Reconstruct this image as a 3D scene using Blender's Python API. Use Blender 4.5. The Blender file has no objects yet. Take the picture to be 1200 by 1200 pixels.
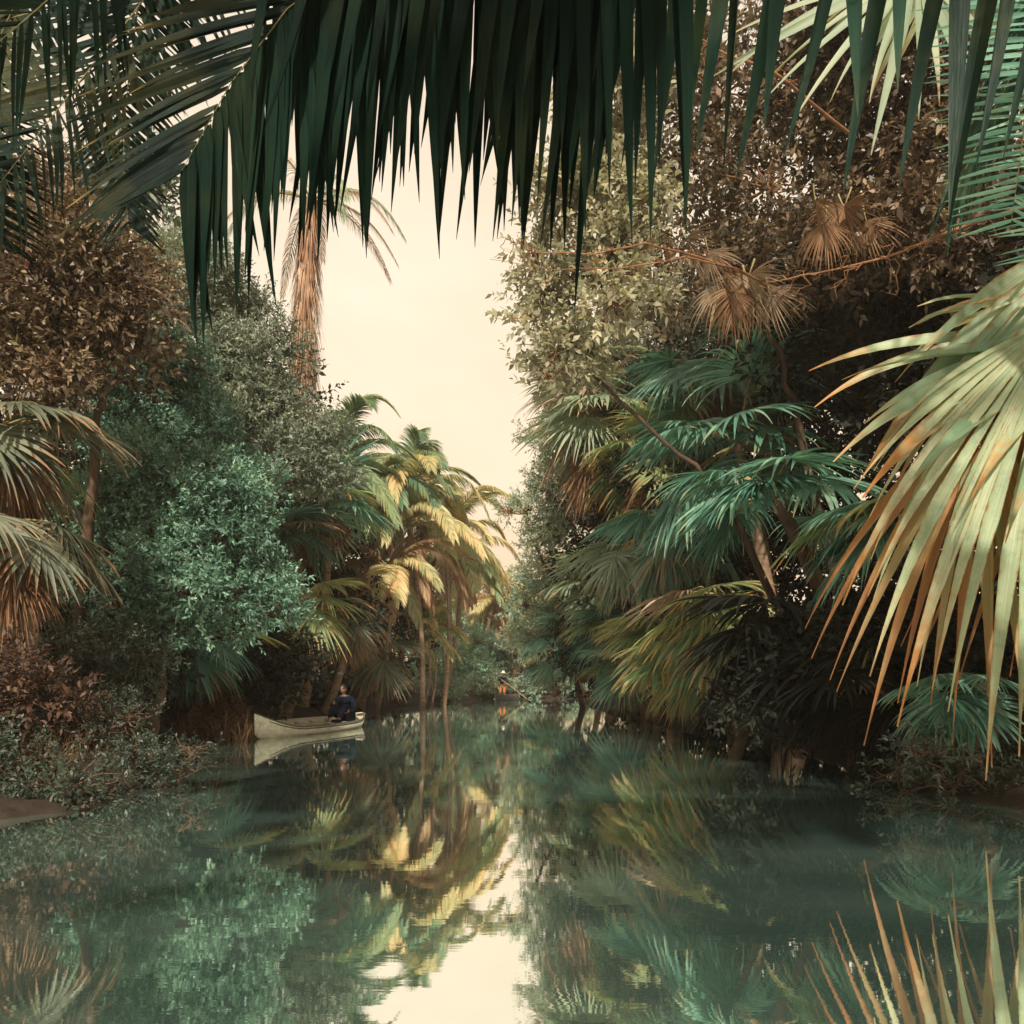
import bpy, bmesh, math, random
import numpy as np
from mathutils import Vector, Matrix
random.seed(7); rng = np.random.default_rng(11)
S = bpy.context.scene
COL = S.collection
CZ = 1.5; HY = 793.0; F = 1000.0
def P(px, py, d):
    return np.array([(px-600)/F*d, d, CZ-(py-HY)/F*d])
def R(a): return math.radians(a)
def norm(v): return v/np.maximum(np.linalg.norm(v, axis=-1, keepdims=True), 1e-9)

# ------------------------------------------------------------------ materials
MATS = {}
def nodes(m):
    m.use_nodes = True; nt = m.node_tree
    for n in list(nt.nodes): nt.nodes.remove(n)
    return nt
def ramp(nt, stops, interp='LINEAR'):
    r = nt.nodes.new('ShaderNodeValToRGB'); cr = r.color_ramp; cr.interpolation = interp
    cr.elements[0].position = stops[0][0]; cr.elements[0].color = (*stops[0][1], 1)
    cr.elements[1].position = stops[-1][0]; cr.elements[1].color = (*stops[-1][1], 1)
    for p, c in stops[1:-1]:
        e = cr.elements.new(p); e.color = (*c, 1)
    return r
def mixc(nt, fac, a, b, mode='MIX'):
    n = nt.nodes.new('ShaderNodeMix'); n.data_type = 'RGBA'; n.blend_type = mode
    L = nt.links.new
    for sock, v in ((n.inputs[0], fac), (n.inputs[6], a), (n.inputs[7], b)):
        if isinstance(v, (int, float)): sock.default_value = v
        elif isinstance(v, tuple): sock.default_value = (*v, 1)
        else: L(v, sock)
    return n.outputs[2]
def mth(nt, op, a, b=0.0, c=None):
    n = nt.nodes.new('ShaderNodeMath'); n.operation = op
    for i, v in enumerate((a, b, c)):
        if v is None: continue
        if isinstance(v, (int, float)): n.inputs[i].default_value = v
        else: nt.links.new(v, n.inputs[i])
    return n.outputs[0]
def noise(nt, vec, scale, detail=3, rough=.55):
    n = nt.nodes.new('ShaderNodeTexNoise'); n.inputs['Scale'].default_value = scale
    n.inputs['Detail'].default_value = detail; n.inputs['Roughness'].default_value = rough
    if vec is not None: nt.links.new(vec, n.inputs['Vector'])
    return n.outputs['Fac']
def mapped(nt, vec, sc):
    n = nt.nodes.new('ShaderNodeMapping'); n.inputs['Scale'].default_value = sc
    nt.links.new(vec, n.inputs['Vector']); return n.outputs[0]

def leaf_mat(name, stops, trans=.3, rough=.45, tip=None, tip_start=.7, stripes=0.0, edge=None, patch=None, tcol=1.3, spec=.5):
    """stops: colours picked per leaf; tip: dried colour towards the end; edge: dried rim; patch: (colour, amount) blotches"""
    if name in MATS: return MATS[name]
    m = bpy.data.materials.new(name); nt = nodes(m); L = nt.links.new
    geo = nt.nodes.new('ShaderNodeNewGeometry'); uv = nt.nodes.new('ShaderNodeUVMap'); uv.uv_map = 'UVMap'
    tc = nt.nodes.new('ShaderNodeTexCoord'); oi = nt.nodes.new('ShaderNodeObjectInfo')
    sep = nt.nodes.new('ShaderNodeSeparateXYZ'); L(uv.outputs[0], sep.inputs[0])
    big = noise(nt, tc.outputs['Object'], .8, 2)
    f = mth(nt, 'ADD', mth(nt, 'MULTIPLY', geo.outputs['Random Per Island'], .62), mth(nt, 'MULTIPLY', mth(nt, 'SUBTRACT', big, .5), 1.1))
    f = mth(nt, 'ADD', f, mth(nt, 'MULTIPLY', mth(nt, 'SUBTRACT', oi.outputs['Random'], .3), .55))
    n = len(stops)
    r = ramp(nt, [(i/(n-1), c) for i, c in enumerate(stops)]); L(f, r.inputs[0]); col = r.outputs[0]
    uvs = mapped(nt, uv.outputs[0], (1, 1, 1))
    if patch:
        pn = noise(nt, tc.outputs['Object'], patch[2] if len(patch) > 2 else 2.2, 4, .65)
        pr = ramp(nt, [(.5, (0,0,0)), (.68, (1,1,1))]); L(pn, pr.inputs[0])
        col = mixc(nt, mth(nt, 'MULTIPLY', pr.outputs[0], patch[1]), col, patch[0])
    if tip:
        tn = noise(nt, mapped(nt, tc.outputs['Object'], (1, 1, 1)), 6, 4)
        t = mth(nt, 'ADD', sep.outputs[1], mth(nt, 'MULTIPLY', mth(nt, 'SUBTRACT', tn, .5), .5))
        t = mth(nt, 'ADD', t, mth(nt, 'MULTIPLY', mth(nt, 'SUBTRACT', geo.outputs['Random Per Island'], .5), .35))
        mr = nt.nodes.new('ShaderNodeMapRange'); mr.inputs[1].default_value = tip_start; mr.inputs[2].default_value = min(1.15, tip_start+.3)
        L(t, mr.inputs[0]); col = mixc(nt, mr.outputs[0], col, tip)
    if edge:
        e = mth(nt, 'ABSOLUTE', mth(nt, 'SUBTRACT', sep.outputs[0], .5))
        en = noise(nt, tc.outputs['Object'], 9, 4)
        e = mth(nt, 'ADD', e, mth(nt, 'MULTIPLY', mth(nt, 'SUBTRACT', en, .55), .5))
        mr = nt.nodes.new('ShaderNodeMapRange'); mr.inputs[1].default_value = .40; mr.inputs[2].default_value = .50
        L(e, mr.inputs[0]); col = mixc(nt, mth(nt, 'MULTIPLY', mr.outputs[0], .85), col, edge)
    hgt = None
    if stripes > 0:
        sn = noise(nt, mapped(nt, uv.outputs[0], (20, .8, 1)), 1.0, 4, .75)
        hgt = sn
        sr = ramp(nt, [(.3, (1-stripes,)*3), (.7, (1+stripes*.0,)*3)]); L(sn, sr.inputs[0])
        col = mixc(nt, 1.0, col, sr.outputs[0], 'MULTIPLY')
    pb = nt.nodes.new('ShaderNodeBsdfPrincipled'); L(col, pb.inputs['Base Color']); pb.inputs['Roughness'].default_value = rough
    pb.inputs['Specular IOR Level'].default_value = spec
    if hgt is not None:
        bp = nt.nodes.new('ShaderNodeBump'); bp.inputs['Strength'].default_value = .6; bp.inputs['Distance'].default_value = .006
        L(hgt, bp.inputs['Height']); L(bp.outputs[0], pb.inputs['Normal'])
    out = nt.nodes.new('ShaderNodeOutputMaterial')
    if trans > 0:
        tr = nt.nodes.new('ShaderNodeBsdfTranslucent'); L(mixc(nt, 1.0, col, (tcol, tcol*1.02, tcol*.7), 'MULTIPLY'), tr.inputs[0])
        mx = nt.nodes.new('ShaderNodeMixShader'); mx.inputs[0].default_value = trans
        L(pb.outputs[0], mx.inputs[1]); L(tr.outputs[0], mx.inputs[2]); L(mx.outputs[0], out.inputs[0])
    else: L(pb.outputs[0], out.inputs[0])
    MATS[name] = m; return m
def solid_mat(name, c1, c2, scale=6, rough=.8, stretch=(1,1,1), bump=.3, dist=.02, spec=.3):
    if name in MATS: return MATS[name]
    m = bpy.data.materials.new(name); nt = nodes(m); L = nt.links.new
    tc = nt.nodes.new('ShaderNodeTexCoord')
    v = mapped(nt, tc.outputs['Object'], stretch); n = noise(nt, v, scale, 6, .65)
    r = ramp(nt, [(.3, c1), (.7, c2)]); L(n, r.inputs[0])
    pb = nt.nodes.new('ShaderNodeBsdfPrincipled'); L(r.outputs[0], pb.inputs['Base Color']); pb.inputs['Roughness'].default_value = rough
    pb.inputs['Specular IOR Level'].default_value = spec
    bp = nt.nodes.new('ShaderNodeBump'); bp.inputs['Strength'].default_value = bump; bp.inputs['Distance'].default_value = dist
    L(n, bp.inputs['Height']); L(bp.outputs[0], pb.inputs['Normal'])
    out = nt.nodes.new('ShaderNodeOutputMaterial'); L(pb.outputs[0], out.inputs[0]); MATS[name] = m; return m

# leaf colours
M_teal   = leaf_mat('teal_leaves', [(.025,.06,.042), (.085,.17,.125), (.17,.31,.225), (.3,.43,.31)], .3, .5)
M_grey   = leaf_mat('grey_green_leaves', [(.05,.06,.045), (.11,.135,.10), (.19,.22,.16), (.3,.32,.23)], .3, .5)
M_brown  = leaf_mat('brown_leaves', [(.04,.025,.015), (.10,.065,.04), (.13,.115,.085), (.26,.17,.10), (.48,.38,.25)], .35, .45)
M_shrub  = leaf_mat('shaded_shrub_leaves', [(.01,.012,.009), (.022,.034,.024), (.05,.08,.055), (.05,.026,.015)], .25, .5)  # undergrowth shade is put into these dark leaf tones
M_pale   = leaf_mat('haze_pale_leaves', [(.12,.16,.11), (.26,.3,.2), (.4,.4,.27)], .4, .5)  # distance haze is put into this pale leaf colour
M_russet = leaf_mat('russet_leaves', [(.016,.011,.008), (.045,.026,.016), (.085,.055,.033), (.18,.12,.07), (.34,.28,.18)], .3, .45)
M_olive  = leaf_mat('olive_leaves', [(.08,.075,.05), (.16,.15,.105), (.24,.235,.16), (.42,.38,.26)], .4, .4)
M_dark   = leaf_mat('deep_shade_leaves', [(.008,.009,.007), (.018,.018,.014), (.025,.035,.026), (.04,.022,.014)], .15, .7, spec=.1)  # near-black base colours hold the deep shade of the forest
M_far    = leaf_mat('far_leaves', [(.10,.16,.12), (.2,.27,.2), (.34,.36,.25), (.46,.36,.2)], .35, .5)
M_dry    = leaf_mat('dry_bush_leaves', [(.014,.007,.005), (.045,.02,.01), (.10,.045,.02)], .2, .6)
# palm leaf colours
TAN = (.32,.17,.06)
M_fan_teal = leaf_mat('fan_teal', [(.03,.10,.075), (.085,.22,.165), (.16,.34,.25), (.3,.46,.34)], .3, .38, tip=(.3,.27,.13), tip_start=.88, stripes=.35)
M_fan_pale = leaf_mat('fan_pale', [(.16,.22,.15), (.28,.35,.24), (.44,.47,.33)], .35, .45, tip=(.38,.22,.09), tip_start=.8, stripes=.35)
M_fan_gold = leaf_mat('fan_gold', [(.10,.2,.10), (.26,.32,.14), (.42,.38,.18)], .4, .45, tip=(.4,.22,.07), tip_start=.7, stripes=.35)
M_fan_dead = leaf_mat('fan_dead', [(.10,.045,.018), (.24,.115,.05), (.36,.22,.11)], .15, .7, stripes=.5)
M_fan_deadlt = leaf_mat('fan_dead_light', [(.2,.12,.07), (.36,.25,.16), (.5,.4,.28)], .2, .7, stripes=.5)
M_fan_dark = leaf_mat('fan_deep_shade', [(.006,.007,.006), (.012,.013,.010), (.02,.026,.018)], .15, .7, stripes=.4, spec=.1)  # shadow of the hollow painted into the fan colour
M_fan_left = leaf_mat('fan_left', [(.05,.06,.04), (.14,.16,.11), (.28,.28,.19)], .3, .45, tip=(.3,.14,.06), tip_start=.72, stripes=.4)
M_near = leaf_mat('fan_near', [(.20,.33,.20), (.42,.50,.30), (.58,.60,.40)], .33, .5, tip=(.50,.22,.05), tip_start=.74, stripes=.5, edge=(.40,.15,.03), patch=((.12,.26,.16), .5, 4.0))
M_coco_gold = leaf_mat('coco_gold', [(.16,.22,.12), (.40,.37,.19), (.56,.47,.25), (.58,.38,.2)], .4, .45, tip=(.45,.2,.06), tip_start=.8)
M_coco_green = leaf_mat('coco_green', [(.06,.14,.085), (.2,.28,.14), (.38,.38,.2)], .4, .45, tip=(.45,.3,.12), tip_start=.85)
M_coco_red = leaf_mat('coco_red', [(.16,.09,.05), (.32,.2,.11), (.5,.38,.24)], .3, .6, tip=(.3,.12,.05), tip_start=.7)
M_near_dry = leaf_mat('fan_near_dry', [(.16,.24,.13), (.36,.28,.12), (.42,.2,.06), (.3,.12,.035)], .25, .55, tip=(.30,.12,.035), tip_start=.55, stripes=.5, edge=(.40,.15,.03))
M_over = leaf_mat('overhang_shaded_green', [(.0015,.005,.0035), (.003,.010,.0065), (.006,.019,.012)], .05, .6, tip=(.01,.015,.008), tip_start=.95, stripes=.4, patch=((.05,.06,.02), .2, 1.5), spec=.04)  # near-black tones paint the shaded, backlit look of the hanging leaflets
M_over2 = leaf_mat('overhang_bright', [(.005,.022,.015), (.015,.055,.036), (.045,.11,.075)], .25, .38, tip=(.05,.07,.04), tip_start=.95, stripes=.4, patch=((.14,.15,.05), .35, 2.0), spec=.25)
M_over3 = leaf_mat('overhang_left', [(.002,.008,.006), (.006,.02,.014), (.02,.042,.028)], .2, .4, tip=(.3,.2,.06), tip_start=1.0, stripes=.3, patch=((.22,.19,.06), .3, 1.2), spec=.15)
M_side = leaf_mat('side_frond', [(.05,.16,.11), (.14,.32,.23), (.32,.5,.38)], .3, .4, stripes=.2)
M_bark = solid_mat('bark', (.035,.02,.013), (.13,.08,.05), 5, .85, (1,1,.25))
M_twig = solid_mat('orange_twigs', (.08,.032,.015), (.24,.11,.05), 5, .8, (1,1,.6))
M_limb = solid_mat('shadowed_brown_limbs', (.018,.011,.008), (.07,.04,.024), 5, .85, (1,1,.5))  # colour lowered so the limbs read as shadowed
M_palm_bark = solid_mat('palm_bark', (.07,.045,.03), (.26,.17,.11), 3, .9, (1,1,5), .5)
M_fibre = leaf_mat('palm_fibre', [(.16,.075,.035), (.34,.18,.1), (.52,.36,.24)], .15, .8, stripes=.4)
M_stalk = solid_mat('leaf_stalk', (.10,.11,.045), (.28,.2,.09), 4, .5, (1,1,1), .1)

# ------------------------------------------------------------------ mesh builder (quads only)
class MB:
    def __init__(s): s.v=[]; s.q=[]; s.uv=[]; s.mi=[]; s.n=0
    def grid(s, G, U, V, mi=0, wrap=False):
        """G [M,N,K,3] : M pieces of N rows x K columns"""
        M, N, K, _ = G.shape
        idx = np.arange(M*N*K).reshape(M, N, K) + s.n
        a=idx[:, :-1, :-1]; b=idx[:, :-1, 1:]; c=idx[:, 1:, 1:]; d=idx[:, 1:, :-1]
        q=np.stack([a,b,c,d], -1).reshape(-1,4)
        UV=np.stack([np.broadcast_to(U,(M,N,K)), np.broadcast_to(V,(M,N,K))], -1).reshape(-1,2)
        s.v.append(G.reshape(-1,3)); s.uv.append(UV); s.q.append(q); s.mi.append(np.full(len(q), mi)); s.n += M*N*K
    def strips(s, path, side, width, nrm, fold=0.25, mi=0):
        """path [M,N,3], side/nrm [M,N,3], width [M,N] full width"""
        M,N,_=path.shape; w=width[...,None]*.5
        G=np.stack([path-side*w, path+nrm*(-2*w*fold), path+side*w], 2)
        U=np.array([0,.5,1.])[None,None,:]; V=np.linspace(0,1,N)[None,:,None]
        s.grid(G, U, V, mi)
    def flat(s, path, side, width, mi=0):
        w=width[...,None]*.5; G=np.stack([path-side*w, path+side*w], 2)
        s.grid(G, np.array([0,1.])[None,None,:], np.linspace(0,1,path.shape[1])[None,:,None], mi)
    def tube(s, pts, rad, sides=6, mi=0):
        pts=np.asarray(pts,float); rad=np.asarray(rad,float)*np.ones(len(pts)); t=norm(np.gradient(pts,axis=0))
        ref=np.array([1.,0,0]) if abs(t[:,0]).mean()<.7 else np.array([0,0,1.])
        a=norm(np.cross(t,ref)); b=np.cross(t,a); th=np.linspace(0,2*np.pi,sides+1)
        G=pts[:,None]+rad[:,None,None]*(np.cos(th)[None,:,None]*a[:,None]+np.sin(th)[None,:,None]*b[:,None])
        s.grid(G[None], (th/(2*np.pi))[None,None,:], np.linspace(0,1,len(pts))[None,:,None], mi)
    def mesh(s, name, mats, smooth=True):
        v=np.concatenate(s.v).astype(np.float32); q=np.concatenate(s.q).astype(np.int32); uv=np.concatenate(s.uv).astype(np.float32); mi=np.concatenate(s.mi).astype(np.int32)
        me=bpy.data.meshes.new(name); me.vertices.add(len(v)); me.vertices.foreach_set('co', v.ravel())
        me.loops.add(q.size); me.loops.foreach_set('vertex_index', q.ravel())
        me.polygons.add(len(q)); me.polygons.foreach_set('loop_start', np.arange(0,q.size,4,dtype=np.int32))
        me.polygons.foreach_set('material_index', mi); me.polygons.foreach_set('use_smooth', np.full(len(q), smooth))
        l=me.uv_layers.new(name='UVMap'); l.data.foreach_set('uv', uv[q.ravel()].ravel())
        for m in (mats if isinstance(mats,(list,tuple)) else [mats]): me.materials.append(m)
        me.update(calc_edges=True); return me
def link(name, me, parent=None, loc=(0,0,0), rz=0, sc=1):
    o=bpy.data.objects.new(name, me); COL.objects.link(o)
    o.location=loc; o.rotation_euler=(0,0,rz); o.scale=(sc,)*3 if isinstance(sc,(int,float)) else sc
    if parent is not None: o.parent=parent
    return o
def tag(o, label=None, cat=None, group=None, kind=None):
    if label: o['label']=label
    if cat: o['category']=cat
    if group: o['group']=group
    if kind: o['kind']=kind
    return o
def thing(name, label, cat, loc=(0,0,0), rz=0, group=None):
    o=bpy.data.objects.new(name, None); COL.objects.link(o); o.empty_display_size=.3
    o.location=loc; o.rotation_euler=(0,0,rz); return tag(o,label,cat,group)

# ------------------------------------------------------------------ ground and water
YL=[-40,0,8,11,16,20,30,40,48,55,60]; XL=[-5.6,-5.4,-5.3,-5.0,-6.4,-6.9,-6.4,-6.5,-4.5,-2.6,-1]
YR=[-40,0,7,10,14,19,22,30,40,50,60]; XR=[5.0,5.0,5.0,5.4,6.3,6.3,5.8,4.8,4.2,4.6,5.2]
def shore(x,y):
    return np.maximum(np.maximum(np.interp(y,YL,XL)-x, x-np.interp(y,YR,XR)), y-58.0)
def gz(x,y):
    s=shore(x,y)+.35*np.sin(x*1.7+y*.9)+.25*np.sin(y*2.3-x)
    return np.where(s<0, np.maximum(-1.2, s*.5), np.minimum(.45*s/(1+.35*s)+.03*s, 3.5))
def axis(lo,hi,a,b,st):
    core=np.arange(a,b,st); l=-np.geomspace(-lo,-a,14)[:-1] if lo<a else np.array([]); h=np.geomspace(b,hi,14)
    return np.concatenate([l,core,h])
gx=axis(-165,165,-16,16,.35); gy=axis(-125,205,-8,70,.5)
X,Y=np.meshgrid(gx,gy); Z=gz(X,Y)
Z=Z+.05*np.sin(X*5.1)*np.sin(Y*4.3)
b=MB(); b.grid(np.stack([X,Y,Z],-1)[None], X[None]/5, Y[None]/5)
M_ground=solid_mat('forest_floor', (.008,.006,.004), (.035,.022,.014), 3.5, .95, (1,1,1), .8, .08)
tag(link('ground', b.mesh('ground', M_ground)), kind='structure')

m=bpy.data.materials.new('river_water'); nt=nodes(m); L=nt.links.new
tc=nt.nodes.new('ShaderNodeTexCoord')
n1=noise(nt, mapped(nt, tc.outputs['Object'], (.55,2.0,1)), 1.6, 4, .6)
n2=noise(nt, mapped(nt, tc.outputs['Object'], (1,2.2,1)), .35, 2, .5)
hh=mth(nt,'ADD', mth(nt,'MULTIPLY',n1,.5), n2)
bp=nt.nodes.new('ShaderNodeBump'); bp.inputs['Strength'].default_value=.028; bp.inputs['Distance'].default_value=.05; L(hh,bp.inputs['Height'])
gl=nt.nodes.new('ShaderNodeBsdfGlossy'); gl.inputs['Roughness'].default_value=.02; gl.inputs[0].default_value=(.97,1,.97,1); L(bp.outputs[0],gl.inputs['Normal'])
df=nt.nodes.new('ShaderNodeBsdfDiffuse'); r=ramp(nt,[(.35,(.12,.25,.215)),(.7,(.28,.46,.40))]); L(n2,r.inputs[0]); L(r.outputs[0],df.inputs[0])
lw=nt.nodes.new('ShaderNodeLayerWeight'); lw.inputs[0].default_value=.25
mr=nt.nodes.new('ShaderNodeMapRange'); mr.inputs[1].default_value=0; mr.inputs[2].default_value=.6; mr.inputs[3].default_value=.90; mr.inputs[4].default_value=.96
L(lw.outputs['Fresnel'],mr.inputs[0])
mx=nt.nodes.new('ShaderNodeMixShader'); L(mr.outputs[0],mx.inputs[0]); L(df.outputs[0],mx.inputs[1]); L(gl.outputs[0],mx.inputs[2])
out=nt.nodes.new('ShaderNodeOutputMaterial'); L(mx.outputs[0],out.inputs[0])
b=MB(); b.grid(np.array([[[[-60,-60,0],[60,-60,0]],[[-60,62,0],[60,62,0]]]],float), np.array([0,1.])[None,None], np.array([0,1.])[None,:,None])
tag(link('water', b.mesh('water', m, False)), kind='structure')

# ------------------------------------------------------------------ plant parts
G_DN=np.array([0,0,-1.])
def bend(d0, L, N, g, p=1.3, jit=None):
    """integrate M curved paths: d0 [M,3], L [M], droop g [M]"""
    M=len(d0); t=np.linspace(0,1,N); pos=np.zeros((M,N,3)); dr=np.zeros((M,N,3)); cur=np.zeros((M,3))
    for i in range(N):
        d=norm(d0 + G_DN[None]*(g*(t[i]**p))[:,None] + (jit*t[i] if jit is not None else 0)); dr[:,i]=d
        pos[:,i]=cur; cur=cur+d*(L/(N-1))[:,None]
    return pos, dr
def fan_leaf(b, org, d, up, Rr=1.4, nseg=34, theta=135, droop=.9, split=.42, mi=0, N=9, wid=1.0, petiole=None, seed=0, cup=.25, fall=.38, jt=.10, tws=.7, tap=.75):
    r_=np.random.default_rng(seed)
    d=norm(np.asarray(d,float)); up=np.asarray(up,float); lat=norm(np.cross(up,d)); up=norm(np.cross(d,lat))
    th=np.radians(np.linspace(-theta,theta,nseg)); th=th+r_.normal(0,.012,nseg)
    R0=np.cos(th)[:,None]*d+np.sin(th)[:,None]*lat+ (cup*(1-np.cos(th))*-1)[:,None]*up*.6
    R0=norm(R0); Ls=Rr*(1-fall+fall*np.cos(th*(.62 if fall<.4 else 1.1)))*r_.uniform(.85,1.08,nseg)
    g=droop*r_.uniform(.6,1.35,nseg)
    jit=r_.normal(0,jt,(nseg,3))
    pos,dr=bend(R0,Ls,N,g,2.2,jit)
    t=np.linspace(0,1,N); dth=2*np.radians(theta)/(nseg-1)
    side=norm(np.cross(np.broadcast_to(up,dr.shape),dr)); nr=np.cross(dr,side)
    wj=t*dth*1.02; ws=split*dth*1.15*np.clip((1-t)/(1-split),0,1)**tap
    w=np.where(t<split,wj,np.maximum(ws,.004))[None]*Ls[:,None]*wid
    # twist of the free ends
    tw=(r_.normal(0,tws,nseg)[:,None]*np.clip((t-split)/(1-split),0,1)[None])[...,None]
    side2=side*np.cos(tw)+nr*np.sin(tw); nr2=-side*np.sin(tw)+nr*np.cos(tw)
    b.strips(pos+org, side2, w, nr2, .32, mi)
    if petiole is not None: b.tube(petiole, np.linspace(.028,.014,len(petiole))*Rr/1.2, 5, 1)
def pinnate(b, rachis, Lmax=.95, n=90, spread=(60,22), droop=.8, width=.045, mi=0, N=7, seed=0, lo=.12, tipL=.35, lateral=None, rr=.022, sides=(1,-1), vee=.1, fold=.25, ljit=.08, dj=.05, down=(0,0), tws=.45, dtilt=0., xr=None):
    r_=np.random.default_rng(seed); rachis=np.asarray(rachis,float)
    seg=np.linalg.norm(np.diff(rachis,axis=0),axis=1); cs=np.concatenate([[0],np.cumsum(seg)]); cs/=cs[-1]
    # smooth resample
    tt=np.linspace(0,1,24); rp=np.stack([np.interp(tt,cs,rachis[:,k]) for k in range(3)],1)
    for _ in range(3): rp[1:-1]=(rp[:-2]+2*rp[1:-1]+rp[2:])/4
    b.tube(rp, rr*(1.05-tt), 6, 1)
    tan=norm(np.gradient(rp,axis=0))
    n0=n
    for sd in sides:
        n=n0; t=np.linspace(lo,1,n)+r_.normal(0,.002,n); t=np.clip(t,0,1)
        p0=np.stack([np.interp(t,tt,rp[:,k]) for k in range(3)],1); T=norm(np.stack([np.interp(t,tt,tan[:,k]) for k in range(3)],1))
        la=norm(np.cross(T,np.array([0,0,1.]))) if lateral is None else norm(np.cross(T,np.broadcast_to(norm(np.asarray(lateral,float)),T.shape)))
        if xr is not None:
            kp=(p0[:,0]>xr[0])&(p0[:,0]<xr[1]); t=t[kp]; p0=p0[kp]; T=T[kp]; la=la[kp]; n_=len(t)
        else: n_=n
        up=np.cross(la,T); n=n_
        a=np.radians(spread[0]+(spread[1]-spread[0])*t)+r_.normal(0,dj,n)
        d0=norm(np.cos(a)[:,None]*T+np.sin(a)[:,None]*la*sd+up*vee)
        dk=down[0 if sd==1 else 1]
        if dk: d0=norm(d0*(1-dk)+dk*np.stack([np.full(n,dtilt)+r_.normal(0,.05,n),r_.normal(0,.06,n)+.08*sd,-np.ones(n)],1))
        prof=np.clip(np.sin(np.pi*(.18+.72*t)),0,1)**.7; prof=np.maximum(prof, tipL*(1-.3*t)); prof=prof*(1-.0*t)
        Ls=Lmax*prof*r_.uniform(1-ljit,1+ljit*.6,n)
        pos,dr=bend(d0,Ls,N,droop*r_.uniform(.75,1.25,n),1.1,r_.normal(0,.06,(n,3)))
        s=np.linspace(0,1,N); w=(width*np.interp(s,[0,.12,.45,.8,1],[.5,1,.88,.42,.03]))[None]*(Ls/Lmax*.5+.5)[:,None]
        side=norm(np.cross(dr,np.broadcast_to(up[:,None],dr.shape))); nr=np.cross(side,dr)
        tw=r_.normal(0,tws,n)[:,None,None]
        side2=side*np.cos(tw)+nr*np.sin(tw); nr2=-side*np.sin(tw)+nr*np.cos(tw)
        b.strips(pos+p0[:,None], side2, w, nr2, fold, mi)

# -------- shared leaf meshes, each made for one elevation angle, gravity along -Z, pointing to +X
FANS={}
def fan_mesh(elev, mat, var=0, R0=1.4, pet=1.1, folded=False):
    k=(elev,mat.name,var,R0,pet,folded)
    if k in FANS: return FANS[k]
    b=MB(); e=R(elev); d=np.array([math.cos(e),0,math.sin(e)])
    M1,_=bend(d[None],np.array([pet]),8,np.array([.35 if elev>0 else .6])); p=M1[0]
    dd=norm(p[-1]-p[-2]); blade=norm(dd+np.array([0,0,-.35])) 
    up=np.array([-math.sin(e)*.9,0.15*((var%3)-1),1.0*max(.25,math.cos(e))+.2])
    if folded: fan_leaf(b,p[-1],dd,up,R0,26,75,1.6,.35,0,9,1.0,p,seed=var*7+int(elev)+100,cup=1.2)
    else: fan_leaf(b,p[-1],blade,up,R0,36,[125,140,110,150][var%4],[.8,1.1,1.4,.95][var%4],[.4,.5,.35,.45][var%4],0,9,1.0,p,seed=var*7+int(elev)+100)
    FANS[k]=b.mesh('fan_leaf', [mat,M_stalk]); return FANS[k]
FRONDS={}
def frond_mesh(elev, mat, var=0, Lr=4.2, leaf=.8, wid=.05, n=80):
    k=(elev,mat.name,var,Lr,leaf,wid,n)
    if k in FRONDS: return FRONDS[k]
    b=MB(); e=R(elev); d=np.array([math.cos(e),.06*((var%3)-1),math.sin(e)])
    p,_=bend(d[None],np.array([Lr]),16,np.array([1.5+.35*(var%3)]),1.25)
    pinnate(b,p[0],leaf,n,(62,25),[.9,1.5,2.2][var%3],wid,0,6,seed=var*5+int(elev)+200,lo=.1,tipL=.3,rr=.035)
    FRONDS[k]=b.mesh('palm_frond', [mat,M_stalk]); return FRONDS[k]
def trunk_mesh(p0, p1, r0, r1, mat, bow=.3, rings=True, seed=0):
    b=MB(); n=26; t=np.linspace(0,1,n); p0=np.asarray(p0,float); p1=np.asarray(p1,float)
    pts=p0+(p1-p0)*t[:,None]; pts[:,0]+=bow*np.sin(np.pi*t); r=r0+(r1-r0)*t; r=r+ (r0*.5)*np.exp(-t*14)
    if rings: r=r*(1+.05*np.sin(t*90))
    b.tube(pts, r, 10); return b.mesh('trunk', mat)
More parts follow.
